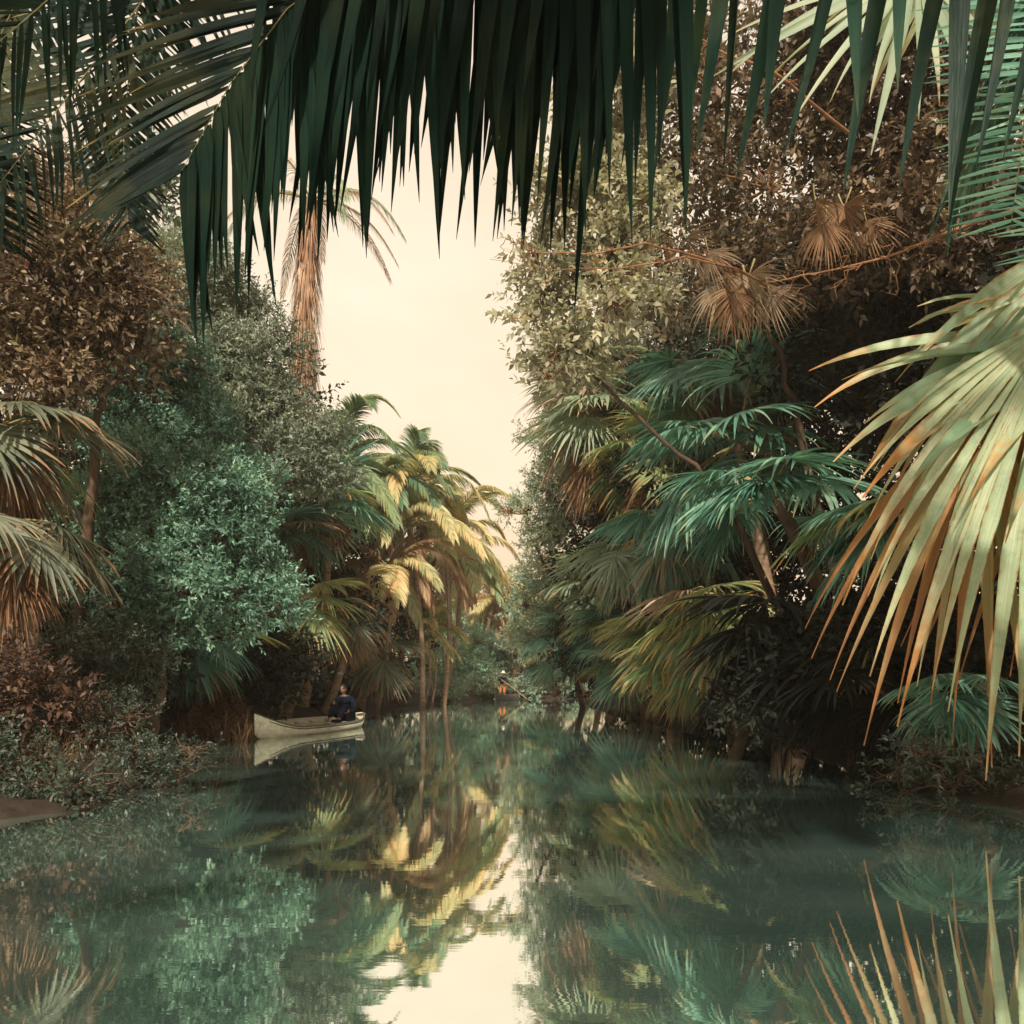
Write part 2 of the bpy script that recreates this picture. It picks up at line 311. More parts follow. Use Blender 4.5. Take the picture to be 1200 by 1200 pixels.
def palm(kind, label, px, py, d, mat, nl=14, rot=None, deads=0, deadmat=None, R0=1.3, pet=1.0, Lr=4.2, leaf=.8, elevs=None, base=None, tr=.16, bow=.3, group=None, azi=None, seed=1, wid=.062, trunkmat=None, nlf=105, cat='palm tree', name=None):
    rr=random.Random(seed*131+int(px)); c=P(px,py,d)
    bx,by=(base if base else (c[0]+rr.uniform(-.6,.6),d+rr.uniform(0,.8)))
    g=float(gz(np.array(bx),np.array(by))); g=min(g,c[2]-.4); root=thing(name or ('coconut_palm' if kind=='coco' else 'fan_palm'),label,cat,(bx,by,g-.1),0,group)
    q=np.array([c[0]-bx,c[1]-by,c[2]-g+.1])
    link('trunk',trunk_mesh((0,0,0),q,tr,tr*.75,trunkmat or M_palm_bark,bow),root)
    elevs=elevs or ([62,42,25,5,-20,-45] if kind!='coco' else [72,55,38,20,2,-18])
    for i in range(nl):
        e=elevs[i%len(elevs)]; az=(i*137.5+(rot or 0)+rr.uniform(-15,15)) if azi is None else azi[i%len(azi)]+rr.uniform(-6,6)
        mm=mat; q_=rr.random()
        if kind=='fan' and mat is not M_fan_dark: mm={True:M_fan_gold,False:mat}[q_<.13] if q_>.06 else M_fan_deadlt
        elif kind=='coco': mm=M_coco_red if q_<.1 else (M_coco_green if q_<.28 else (M_coco_gold if q_<.42 else mat))
        me=fan_mesh(e,mm,rr.randrange(4),R0,pet) if kind=='fan' else frond_mesh(e,mm,rr.randrange(3),Lr,leaf,wid,nlf)
        o=link('fan_leaf' if kind=='fan' else 'frond',me,root,q,R(az),rr.uniform(.85,1.12))
        o.rotation_euler=(rr.uniform(-.12,.12),rr.uniform(-.08,.08),R(az))
    for i in range(deads):
        e=[-70,-62,-55][i%3]; az=i*137.5+rr.uniform(0,40)+ (rot or 0)
        me=fan_mesh(e,deadmat or M_fan_dead,rr.randrange(3),R0*.9,pet*.35,True) if kind=='fan' else frond_mesh(-60,deadmat or M_coco_red,i%3,Lr*.7,leaf,wid,nlf)
        o=link('dead_leaf',me,root,q+np.array([0,0,-.15-.22*(i//4)]),R(az),rr.uniform(.8,1.05)); tag(o,'dead brown leaf hanging against the trunk')
    return root

def crown(b, blobs, nleaf, ls, seed, flat=.8, asp=.42, sh=.5, up=.35, K=11):
    """leafy sprigs spread through the outer part of each limb's volume"""
    r_=np.random.default_rng(seed); tot=sum(r**2 for _,r in blobs); twigs=[]
    for c,r in blobs:
        n=int(nleaf*r*r/tot/K)+3; rk=max(.34,min(.62,r*.42)); nc=int(max(5,min(34,2.6*(r/rk)**2)))
        cu=norm(r_.normal(0,1,(nc,3))+np.array([0,0,.12])); cc=c+cu*(r*r_.uniform(.55,1.02,nc))[:,None]*np.array([1.05,1.05,flat]); cr=rk*r_.uniform(.65,1.25,nc)
        own=r_.choice(nc,n,p=cr**2/np.sum(cr**2)); v=norm(r_.normal(0,1,(n,3))+np.array([0,0,.25]))
        u=norm(v*.8+cu[own]*.6); o=cc[own]+v*(cr[own]*(.35+.7*r_.uniform(0,1,n)**sh))[:,None]*np.array([1.15,1.15,.7])
        stray=r_.uniform(0,1,n)<.24; w_=norm(r_.normal(0,1,(n,3))); o=np.where(stray[:,None],c+w_*(r*r_.uniform(.3,1.15,n))[:,None],o)
        ax=norm(u*.75+np.array([0,0,up])+r_.normal(0,.35,(n,3))); sl=ls*r_.uniform(2.2,4.6,n)
        for k in range(0,n,max(1,n//24)): twigs.append((c,o[k]))
        a=norm(np.cross(ax,r_.normal(0,1,(n,3)))); a2=np.cross(ax,a)
        t=(np.arange(K)+.5)/K; th=np.arange(K)*2.4
        pv=np.cos(th)[None,:,None]*a[:,None]+np.sin(th)[None,:,None]*a2[:,None]
        p=(o[:,None]+ax[:,None]*(t[None,:]*sl[:,None])[...,None]).reshape(-1,3)
        ld=norm(ax[:,None]*(.35+.7*t)[None,:,None]+pv*.85+r_.normal(0,.2,(n,K,3))).reshape(-1,3)
        L_=(ls*r_.uniform(.5,1.5,(n,K))*(1.1-.35*t)[None]).reshape(-1)
        nn=norm(r_.normal(0,.45,(n*K,3))+np.repeat(ax,K,0)*.8+np.array([0,0,.5])); side=norm(np.cross(ld,nn))
        tt=np.array([0,.45,1.]); dr=np.array([0,.0,-.15]); path=p[:,None]+ld[:,None]*(tt[None,:,None]*L_[:,None,None]); path[...,2]+=dr[None]*L_[:,None]
        w=np.array([.2,1,.08])[None]*(L_*asp)[:,None]
        b.flat(path, np.broadcast_to(side[:,None],path.shape), w)
    return twigs
def limb(b, a, c, r0, r1, wob, r_, n=8, mi=0):
    t=np.linspace(0,1,n); off=np.cumsum(r_.normal(0,wob,(n,3)),0); off-=off[-1]*t[:,None]; off-=off[0]*(1-t)[:,None]
    b.tube(a+(c-a)*t[:,None]+off, r0+(r1-r0)*t, 5, mi)
def tree(label, blobs, d, base, mat, nleaf=9000, ls=.10, seed=1, tr=.16, group=None, bark=None, name='broadleaf_tree', cat='tree', flat=.8, asp=.42, sh=.5, twig=1, depth=.8, fat=1.0):
    r_=np.random.default_rng(seed); W=[]
    for bl in blobs:
        px,py,rp=bl[:3]; dd=d+(bl[3] if len(bl)>3 else r_.uniform(-depth,depth)); W.append((P(px,py,dd),rp/F*dd*fat))
    bx,by=base; g=float(gz(np.array(bx),np.array(by)))-.15; o0=np.array([bx,by,g]); W=[(c-o0,r) for c,r in W]
    root=thing(name,label,cat,tuple(o0),0,group); b=MB(); tw=crown(b,W,nleaf,ls,seed,flat,asp=asp,sh=sh); link('crown',b.mesh('crown',mat),root)
    cen=np.mean([c for c,_ in W],0); t=MB(); low=min(c[2]-r for c,r in W); fork=np.array([cen[0]*.5,cen[1]*.5,max(.4,min(cen[2]*.55,low*.8+.5))])
    limb(t,np.zeros(3),fork,tr*1.4,tr,.04,r_)
    done=[(fork,tr*.8)]
    for c,r in sorted(W,key=lambda q:np.linalg.norm(q[0]-fork)):
        pa,pr=min(done,key=lambda q:np.linalg.norm(q[0]-c)+.25*np.linalg.norm(q[0]-fork))
        cr_=max(.012,pr*.62); limb(t,pa,c,pr*.85,cr_,.06,r_,10); done.append((c,cr_))
    if twig:
        for c,cc in tw: limb(t,c,cc,tr*.14*twig+.006,.005,.045,r_,5,1)
    link('trunk',t.mesh('trunk',[M_limb if bark else M_bark,bark or M_bark]),root); return root

exec_parts=[]
# ================================================================== LEFT BANK
tree('dark russet leaved tree filling the upper left above the fan palm', [(35,315,80),(115,345,60),(20,400,70),(95,400,60),(105,285,42),(50,240,50),(150,400,40),(0,250,55),(150,330,30),(60,440,40)], 14.5, (-9.2,15.2), M_russet, 42000, .12, 3, .2, bark=M_twig, asp=.45)
tree('thin grey leaved tree top beside the overhanging frond tip at the left', [(165,215,24),(130,225,26),(100,215,25),(150,245,22),(180,205,14)], 15.5, (-8.6,16.6), M_grey, 2600, .17, 4, .1, asp=.45)
tree('bright teal green bushy tree at the middle of the left bank', [(205,565,36,.2),(165,540,30,.4),(245,588,34,-.3),(290,572,28,.5),(140,585,34,.2),(190,618,38,-.3),(255,640,40,.0),(300,620,26,.6),(120,640,34,.3),(165,668,34,-.5),(215,690,40,-.8),(150,715,32,-.2),(105,690,30,.2),(270,695,32,-.2),(310,670,26,.7),(325,715,22,.4),(200,735,26,-.6),(240,550,24,.5),(95,600,28,.8),(225,640,30,.9),(175,590,30,1.2),(280,740,24,.3),(230,600,30,1.2),(130,610,30,1.3)], 17, (-7.6,17.8), M_teal, 72000, .105, 5, .12, sh=.6, twig=2)
tree('teal green tree rising just behind the bright bushy one', [(190,470,42),(140,435,38),(225,505,34),(130,500,38),(165,400,30),(210,430,30),(100,470,36),(175,515,34),(240,470,24),(150,465,30),(195,395,22),(250,520,26)], 19.5, (-8.6,20.5), M_teal, 45000, .10, 6, .16)
tree('grey green small leaved tree left of the shaggy palm trunk', [(290,420,55),(245,365,48),(310,490,55),(345,545,42),(230,320,40),(330,410,28),(270,500,50),(330,470,35),(290,360,28),(375,500,30),(370,560,30),(270,450,50)], 22.5, (-7.6,23.6), M_grey, 70000, .11, 7, .2)
tree('pale hazy tree behind the upper left crowns', [(200,300,30),(235,330,34),(180,330,36),(215,290,22),(260,350,25)], 32, (-14.0,33), M_pale, 9000, .16, 8, .15)
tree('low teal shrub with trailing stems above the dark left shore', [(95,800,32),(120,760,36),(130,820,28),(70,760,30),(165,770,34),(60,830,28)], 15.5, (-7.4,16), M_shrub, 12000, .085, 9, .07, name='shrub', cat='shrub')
for i,(bl,dd,bs) in enumerate([([(40,770,80),(120,800,70),(20,700,70),(90,840,60)],18.5,(-10,19)),([(210,800,70),(270,780,60),(170,760,60),(240,730,50)],23,(-9,24)),([(330,790,60),(370,720,60),(300,710,60),(340,650,60)],33,(-9.3,34)),([(100,620,90),(30,560,90),(60,660,90),(120,520,80),(0,480,80)],24,(-13.5,25)),([(430,750,60),(390,680,60),(420,800,40),(460,700,50)],44,(-8.6,45)),([(180,640,90),(260,560,90),(250,680,80),(160,500,80),(330,600,60),(290,470,60),(220,420,70),(150,400,60)],30,(-12,31))]):
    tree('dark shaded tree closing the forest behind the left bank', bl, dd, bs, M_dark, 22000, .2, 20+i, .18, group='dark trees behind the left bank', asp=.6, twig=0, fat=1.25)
# fan palms on the left
palm('fan','grey green fan palm with brown skirts at the left edge',5,500,13,M_fan_left,11,20,9,None,1.45,.7,base=(-8.3,13.4),seed=1,elevs=[25,8,-8,-28,-45])
palm('fan','lower fan palm of rust brown drooping leaves at the left edge',20,610,12.2,M_fan_left,7,60,10,None,1.2,.6,base=(-7.6,12.6),seed=2,elevs=[10,-10,-30,-45])
palm('fan','shaded fan palm with drooping teal leaves left of the canoe bow',235,745,20.5,M_fan_teal,8,10,6,M_fan_dead,1.4,.8,base=(-8,21),seed=3,elevs=[20,0,-25,-45])
palm('fan','deep teal fan palm with spiky upright leaves above the canoe',385,590,29,M_fan_teal,16,0,4,M_fan_dead,1.9,.9,base=(-7.4,30),seed=4,elevs=[70,50,25,5,-15])
palm('fan','teal fan palm with a side crown just right of the grey green tree',350,620,28,M_fan_teal,11,40,3,M_fan_dead,1.5,.7,base=(-7.9,28.6),seed=5)
palm('fan','green and tan fan palm hanging over the middle of the canoe',355,700,26.5,M_fan_gold,11,15,10,M_fan_dead,1.7,.8,base=(-7.2,26.8),seed=6,elevs=[45,15,-15,-40])
palm('fan','brown skirted fan palm behind the seated paddler',405,715,31,M_fan_left,9,70,12,M_fan_dead,1.8,.8,base=(-7.0,31.5),seed=7,elevs=[30,0,-30,-50])
palm('fan','low fan palm with teal leaves right of the seated paddler',440,760,36,M_fan_left,9,30,6,M_fan_dead,1.8,.8,base=(-6.7,36.5),seed=8,elevs=[30,0,-30,-45])
# golden coconut palms
palm('coco','golden coconut palm with the widest arching fronds by the channel',478,615,37,M_coco_gold,19,12,4,None,Lr=5.2,leaf=1.0,base=(-4.3,40.5),seed=9,tr=.13,elevs=[66,48,30,14,0])
palm('coco','green gold coconut palm highest beside the shaggy trunk',395,535,34,M_coco_green,19,0,2,None,Lr=4.0,leaf=1.0,base=(-7.6,36),seed=10,tr=.15)
palm('coco','feathery coconut palm with upright fronds against the sky',482,568,43,M_coco_green,20,35,2,None,Lr=3.6,leaf=.95,base=(-6.2,45),seed=11,tr=.14,elevs=[82,70,55,38,15])
palm('coco','broad gold coconut palm whose fronds arch over the water',522,628,41,M_coco_gold,17,40,4,None,Lr=5.0,leaf=1.05,base=(-3.6,43.5),seed=16,tr=.13,elevs=[60,42,25,8,-8])
palm('coco','yellow green coconut palm low behind the teal fan palms',432,575,37,M_coco_green,15,20,2,None,Lr=4.4,leaf=1.05,base=(-6.8,38.5),seed=17,tr=.13,elevs=[60,42,25,8])
palm('coco','tan coconut palm standing over the narrowest water',540,655,46,M_coco_gold,15,20,3,None,Lr=4.0,leaf=1.0,base=(-4.0,48.5),seed=12,tr=.13)
palm('coco','small ochre coconut palm nearest the channel end',580,700,55,M_coco_gold,14,50,3,None,Lr=4.0,leaf=1.1,base=(-2.9,57.5),seed=13,tr=.14)
palm('coco','reddish coconut palm with withered fronds over the left bank',455,665,35,M_coco_red,11,5,3,None,Lr=3.6,leaf=.95,base=(-5.9,36.5),seed=14,tr=.12,elevs=[45,25,8,-12])
palm('coco','pale coconut palm behind the golden ones',445,580,48,M_coco_green,14,25,0,None,Lr=4.4,leaf=1.1,base=(-8,50),seed=15,tr=.15)
for i,(px,py,d) in enumerate([(500,735,42),(508,745,42.5),(490,740,43),(515,730,44)]):
    palm('coco','slender bare stemmed young palm leaning over the dark left bank',px,py,d,M_coco_gold,7,i*50,0,None,Lr=2.2,leaf=.6,base=((492+i*7-600)/1000*d,d+.2),seed=30+i,tr=.06,group='slender palm stems on the left bank',nlf=50)
tree('dark green bush at the foot of the coconut palms', [(530,770,32),(555,785,24),(500,790,24),(560,755,20),(520,805,18)], 50, (-4.4,51), M_teal, 9000, .18, 40, .1, name='bush', cat='bush')
tree('round green bush low on the shore left of the standing boatman', [(575,800,16),(560,805,12),(590,803,12)], 57.5, (-1.6,59.5), M_far, 3000, .2, 41, .08, name='bush', cat='bush')
# shaggy palm trunk
def shaggy():
    d=31; top=P(364,235,d); bx,by=(-7.9,31.4); g=float(gz(np.array(bx),np.array(by))); o0=np.array([bx,by,g-.1])
    root=thing('shaggy_palm','tall palm with a shaggy fibre covered trunk against the sky','palm tree',tuple(o0)); q=top-o0
    link('trunk',trunk_mesh((0,0,0),q,.3,.26,M_palm_bark,-.15),root)
    b=MB(); n=1500; r_=np.random.default_rng(5); s=r_.uniform(.48,.99,n); a=r_.uniform(0,2*np.pi,n)
    r0=.26+.14*np.sin((s-.48)/.5*np.pi)
    p0=q*s[:,None]; p0[:,0]+=-.15*np.sin(np.pi*s); p0=p0+np.stack([np.cos(a)*r0,np.sin(a)*r0,0*a],1)
    d0=norm(np.stack([np.cos(a)*.22,np.sin(a)*.22,-np.ones(n)],1)+r_.normal(0,.06,(n,3))); pos,dr=bend(d0,r_.uniform(.5,1.5,n),5,np.full(n,.4))
    side=norm(np.cross(dr,np.stack([np.cos(a),np.sin(a),0*a],1)[:,None])); w=np.array([.9,1,.8,.6,.15])[None]*r_.uniform(.02,.05,n)[:,None]
    b.flat(pos+p0[:,None],side,w); link('fibre_skirt',b.mesh('fibre_skirt',M_fibre),root)
    for i,(az,e) in enumerate([(10,35),(-25,15),(35,10),(165,30),(200,10),(90,45),(-60,20),(120,0),(250,35),(300,5),(-5,0)]):
        link('frond',frond_mesh(e,M_coco_red if i%3 else M_coco_green,2,4.2,.6,.03,60),root,q,R(az))
shaggy()
# ================================================================== RIGHT BANK
tree('sparse leaved tree whose twigs reach out over the sky gap', [(640,345,32),(625,300,26),(665,250,38),(700,190,42),(640,225,28),(690,300,42),(720,350,40),(655,395,24),(740,260,50),(640,435,24),(680,420,30),(730,120,50),(620,370,14)], 15.5, (6.7,16.4), M_olive, 14000, .15, 50, .07, bark=M_twig, asp=.5, sh=.8)
tree('tall olive leaved tree hung with dead twigs at the upper right', [(790,190,70),(850,110,75),(780,60,70),(900,220,70),(830,290,55),(930,70,70),(960,170,60),(740,40,60),(760,350,50),(880,320,40),(1000,260,60),(690,60,50)], 16.5, (7.4,17.5), M_brown, 25000, .14, 51, .10, bark=M_twig, asp=.5, sh=.8)
tree('brown leaved tree behind the side frond at the top right', [(1000,90,80),(1080,180,80),(1150,80,80),(1040,280,60),(1120,290,60),(1190,230,70),(980,10,70),(1080,0,70),(960,300,50)], 15.5, (10.5,18), M_russet, 36000, .15, 52, .13, bark=M_limb, asp=.5)
tree('grey green tree set behind the tall skirted fan palm', [(690,430,42),(740,400,50),(660,470,30),(780,430,50),(720,480,50),(800,360,45)], 33, (6.9,34.5), M_grey, 24000, .13, 53, .15, bark=M_twig)
tree('ragged small tree jutting into the lower sky gap', [(618,600,18),(640,575,24),(600,600,10),(640,525,18),(655,500,22),(645,620,26),(628,640,18),(660,560,30),(665,610,30),(625,512,10)], 34, (3.6,41.8), M_far, 15000, .14, 54, .12, bark=M_twig)
tree('teal leafed bush massed below the ragged small tree', [(640,690,32),(615,710,24),(660,740,36),(640,660,30),(675,690,36),(620,750,24)], 40, (5.4,43), M_far, 13000, .17, 55, .12)
for i,(bl,dd,bs) in enumerate([([(900,450,100),(980,520,110),(880,560,80),(1000,400,90),(930,380,70)],25,(10,26.5)),([(920,680,90),(1010,700,110),(900,780,80),(1000,800,90),(860,620,60),(870,830,50)],23.5,(8.9,25)),([(1120,500,120),(1150,650,120),(1100,780,110),(1180,380,110),(1190,800,90)],17,(10.5,18.5)),([(780,600,60),(830,700,70),(780,500,60),(760,720,50),(820,800,50),(770,660,50),(720,640,40)],31,(7.3,32)),([(720,700,50),(740,790,40),(700,620,50),(690,760,40),(740,560,40),(700,540,30)],35,(6.7,36)),([(850,420,70),(900,330,60),(830,500,60),(790,560,50)],29,(9,30.5)),([(1050,350,80),(1150,300,80),(1000,330,60),(960,400,60)],17.5,(10,20))]):
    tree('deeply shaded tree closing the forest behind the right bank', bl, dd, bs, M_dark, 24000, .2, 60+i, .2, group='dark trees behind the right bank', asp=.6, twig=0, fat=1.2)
palm('fan','tall fan palm with a rust brown skirt beside the sky gap',700,485,30,M_fan_pale,21,0,30,M_fan_dead,2.3,1.3,base=(4.8,30.4),seed=41,elevs=[60,40,15,-5,-30,-50])
palm('fan','fan palm with a second darker skirt right of the tall one',765,530,28,M_fan_gold,13,45,18,M_fan_dead,1.9,1.1,base=(5.4,28.4),seed=42,elevs=[50,25,0,-25])
palm('fan','blue green fan palm of long drooping fingers right of the skirts',865,520,19,M_fan_teal,19,20,0,M_fan_dead,1.85,1.4,base=(6.6,19.6),seed=43,elevs=[55,35,15,-5,-25],bow=0)
palm('fan','teal fan palm with glossy arching fans in the dark hollow',905,575,15.5,M_fan_teal,12,100,0,None,1.5,.9,base=(6.6,16.2),trunkmat=M_bark,seed=44,elevs=[25,5,-15,15],azi=[180,210,150,240,270,120,0,300])
palm('fan','teal fan palm reaching left from behind the large near leaf',1070,600,13,M_fan_teal,9,0,0,None,1.35,.9,base=(7.3,13.8),seed=45,trunkmat=M_bark,tr=.12,elevs=[20,0,-15,10],azi=[180,205,160,230,260])
palm('fan','pale yellow green fan palm drooping down to the water',850,700,19.5,M_fan_gold,12,0,0,None,1.75,.8,base=(6.3,20),trunkmat=M_bark,seed=46,elevs=[0,-15,-35,-50,20],azi=[180,205,235,265,160,220,290])
palm('fan','second yellow green fan palm left of the drooping one',785,740,24,M_fan_gold,13,0,4,M_fan_deadlt,1.7,.9,base=(5.7,24.4),seed=47,elevs=[30,10,-15,-35],azi=[180,210,240,270,150,195,300])
palm('fan','low teal fan palm on the right shore before the skirts',738,778,29,M_fan_teal,12,0,5,M_fan_deadlt,1.6,.7,base=(5.0,29.3),seed=48,elevs=[45,20,0,-25])
palm('fan','fan palm of mixed green and straw leaves under the rust skirt',700,685,33,M_fan_pale,14,25,8,M_fan_deadlt,1.9,.9,base=(4.7,33.5),seed=49,elevs=[50,20,-5,-30])
palm('fan','teal fan palm midway along the right shore',683,748,38,M_fan_teal,13,10,6,M_fan_deadlt,1.9,.9,base=(4.4,38.5),seed=50,elevs=[50,20,-5,-30])
palm('fan','straw tipped fan palm farther along the right shore',662,715,44,M_fan_pale,13,70,6,M_fan_deadlt,1.9,.9,base=(4.6,44.5),seed=51,elevs=[50,20,-5,-30])
palm('fan','small teal fan palm near the far boat on its right',643,768,50,M_fan_teal,12,40,5,M_fan_deadlt,1.8,.8,base=(4.7,50.5),seed=52,elevs=[50,20,-5,-30])
palm('fan','pale fan palm leaning out beneath the skirted pair',740,640,27,M_fan_pale,14,15,6,M_fan_deadlt,1.8,.9,base=(5.2,27.5),seed=57,elevs=[40,15,-10,-30,-50])
palm('fan','bright teal fan palm between the skirts and the dark hollow',805,610,22,M_fan_teal,15,40,4,M_fan_deadlt,1.7,1.0,base=(5.9,22.5),seed=58,elevs=[45,20,0,-20,-40])
palm('fan','highest teal fan palm against the dark hollow',835,430,20.5,M_fan_teal,14,10,3,M_fan_dead,1.7,1.1,base=(6.9,21.2),seed=59,elevs=[50,25,0,-20,-40])
palm('fan','grey green fan palm highest beside the sky gap',690,430,33,M_fan_pale,15,10,8,M_fan_deadlt,2.0,1.0,base=(5.6,33.8),seed=60,elevs=[55,30,5,-20])
palm('fan','straw coloured fan palm low behind the yellow green one',810,770,21.5,M_fan_gold,12,30,4,M_fan_deadlt,1.5,.7,base=(5.9,21.9),seed=61,elevs=[35,5,-20,-45])
palm('fan','teal fan palm low in the bend of the right shore',715,735,31,M_fan_teal,13,30,4,M_fan_deadlt,1.6,.7,base=(4.9,31.5),seed=62,elevs=[45,15,-10,-35])
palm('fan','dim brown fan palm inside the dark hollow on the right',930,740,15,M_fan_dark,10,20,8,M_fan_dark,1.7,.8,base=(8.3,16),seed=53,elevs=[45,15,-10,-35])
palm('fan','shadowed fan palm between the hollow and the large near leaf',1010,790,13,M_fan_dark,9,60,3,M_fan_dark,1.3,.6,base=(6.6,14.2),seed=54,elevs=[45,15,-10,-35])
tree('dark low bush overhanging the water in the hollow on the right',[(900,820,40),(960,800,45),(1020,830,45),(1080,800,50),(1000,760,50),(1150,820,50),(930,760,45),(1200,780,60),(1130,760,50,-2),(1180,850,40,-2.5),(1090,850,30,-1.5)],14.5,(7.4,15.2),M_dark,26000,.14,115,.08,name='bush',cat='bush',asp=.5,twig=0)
# dead palm leaves caught in the upper right tree
def dead_bunch():
    for k,(px,py,d,lb,n,R_) in enumerate([(872,300,15.2,'bunch of bleached brown dead palm leaves caught in the upper right tree',7,1.0),(985,215,13.8,'smaller rust brown dead palm leaves dangling below the pale shredded leaf',5,.8),(800,255,15.0,'thin dead palm leaf caught left of the bleached bunch',3,.8)]):
        c=P(px,py,d); root=thing('dead_palm_leaves',lb,'dead leaves',tuple(c))
        for i in range(n):
            o=link('dead_leaf',fan_mesh([-70,-62,-55][i%3],[M_fan_deadlt,M_fan_dead,M_fan_deadlt][k] if i%3 else M_fan_dead,i%3,R_,.25,True),root,(.22*((i*7)%5-2),.1*(i%3),-.12*(i%4)),R(i*137),1)
            o.rotation_euler=(.25*((i*3)%4-1.5),.5+.12*(i%3),R(170+i*23))
dead_bunch()
# far end
for i,(px,py,d,m_,lb) in enumerate([(600,735,62,M_fan_pale,'pale fan palm on the far shore behind the standing boatman'),(622,748,63,M_fan_teal,'teal fan palm on the far shore just right of the boatman'),(650,735,64,M_fan_pale,'tall pale fan palm at the right of the far shore'),(575,755,63,M_fan_teal,'teal fan palm on the far shore left of the boatman')]):
    palm('fan',lb,px,py,d,m_,12,i*33,6,M_fan_deadlt,1.9,.9,base=((px-600)/1000*d,d+.6),seed=70+i,tr=.2)
for i,(px,py,r,d) in enumerate([(560,715,45,75),(610,722,40,78),(655,700,55,76),(520,705,50,80),(700,690,60,80),(480,700,60,82),(760,680,70,84)]):
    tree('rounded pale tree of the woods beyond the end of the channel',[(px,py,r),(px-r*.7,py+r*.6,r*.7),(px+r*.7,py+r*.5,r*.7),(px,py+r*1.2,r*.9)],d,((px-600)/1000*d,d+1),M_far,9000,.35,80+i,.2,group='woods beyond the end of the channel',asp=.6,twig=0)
for i,(px,py) in enumerate([(575,808),(603,810),(620,808),(648,806),(672,808)]):
    tree('dry brown bush at the water edge of the far shore',[(px,py,9),(px-10,py+3,7),(px+10,py+3,7)],58.6,((px-600)/1000*58.6,59.2),M_dry if i%2 else M_far,1500,.2,90+i,.05,group='bushes along the far shore',name='bush',cat='bush')

# ================================================================== NEAR LEAVES
def near_fan():
    D=9.5; K_=D/6.8; hub=P(1240,372,D); base=np.array([8.6,10.8,.2]); root=thing('near_fan_palm','large sunlit yellow green fan palm with rusty edged leaves at the right','palm tree',tuple(base))
    c=hub-base; crown_=c+np.array([1.7,.4,-.3])
    link('trunk',trunk_mesh((0,0,0),crown_,.25,.2,M_palm_bark,.1),root)
    specs=[(hub,(-.15,-.12,-.98),(-.22,-.93,.28),3.65*K_,31,60,1.15,5,.9,M_near),(P(1355,225,D+.6),(-.5,-.1,-.85),(-.3,-.85,.45),3.3*K_,10,38,1.0,6,.45,M_near),(P(1310,400,D+.8),(-.95,-.1,-.2),(-.2,-.75,.65),2.75*K_,9,34,.7,9,.3,M_near),
           (P(1150,470,D+.5),(-.22,-.05,-1),(-.3,-.9,.2),2.9*K_,13,34,.6,12,.5,M_near_dry),(P(1260,420,D+.7),(-.1,-.05,-1),(-.1,-.9,.2),3.1*K_,12,30,.5,14,.5,M_near_dry)]
    for h,d,u,Rr,ns,th,dp,sd,fall,mt in specs:
        b=MB(); hh=h-base; pt=crown_+(hh-crown_)*np.linspace(0,1,8)[:,None]; pt[:,2]+=.3*np.sin(np.linspace(0,np.pi,8))
        fan_leaf(b,hh,d,u,Rr,ns,th,dp,.5 if mt is M_near else .36,0,18,1.0,pt,seed=sd,fall=fall,jt=.065,tws=.55,tap=1.0); o=link('fan_leaf',b.mesh('fan_leaf',[mt,M_stalk]),root)
        if mt is not M_near: tag(o,'dried rust coloured leaf hanging under the green one')
    for i,(az,e) in enumerate([(0,30),(60,40),(-60,20),(110,50)]):
        link('fan_leaf',fan_mesh(e,M_near,i,2.4,1.5),root,crown_,R(az))
    return root
near_fan()
palm('fan','small teal fan plant at the waterline under the near leaf',1140,800,11,M_fan_teal,7,0,0,None,.8,.5,base=(5.9,11.3),seed=56,elevs=[20,-10,-30],azi=[180,215,245,270,200])
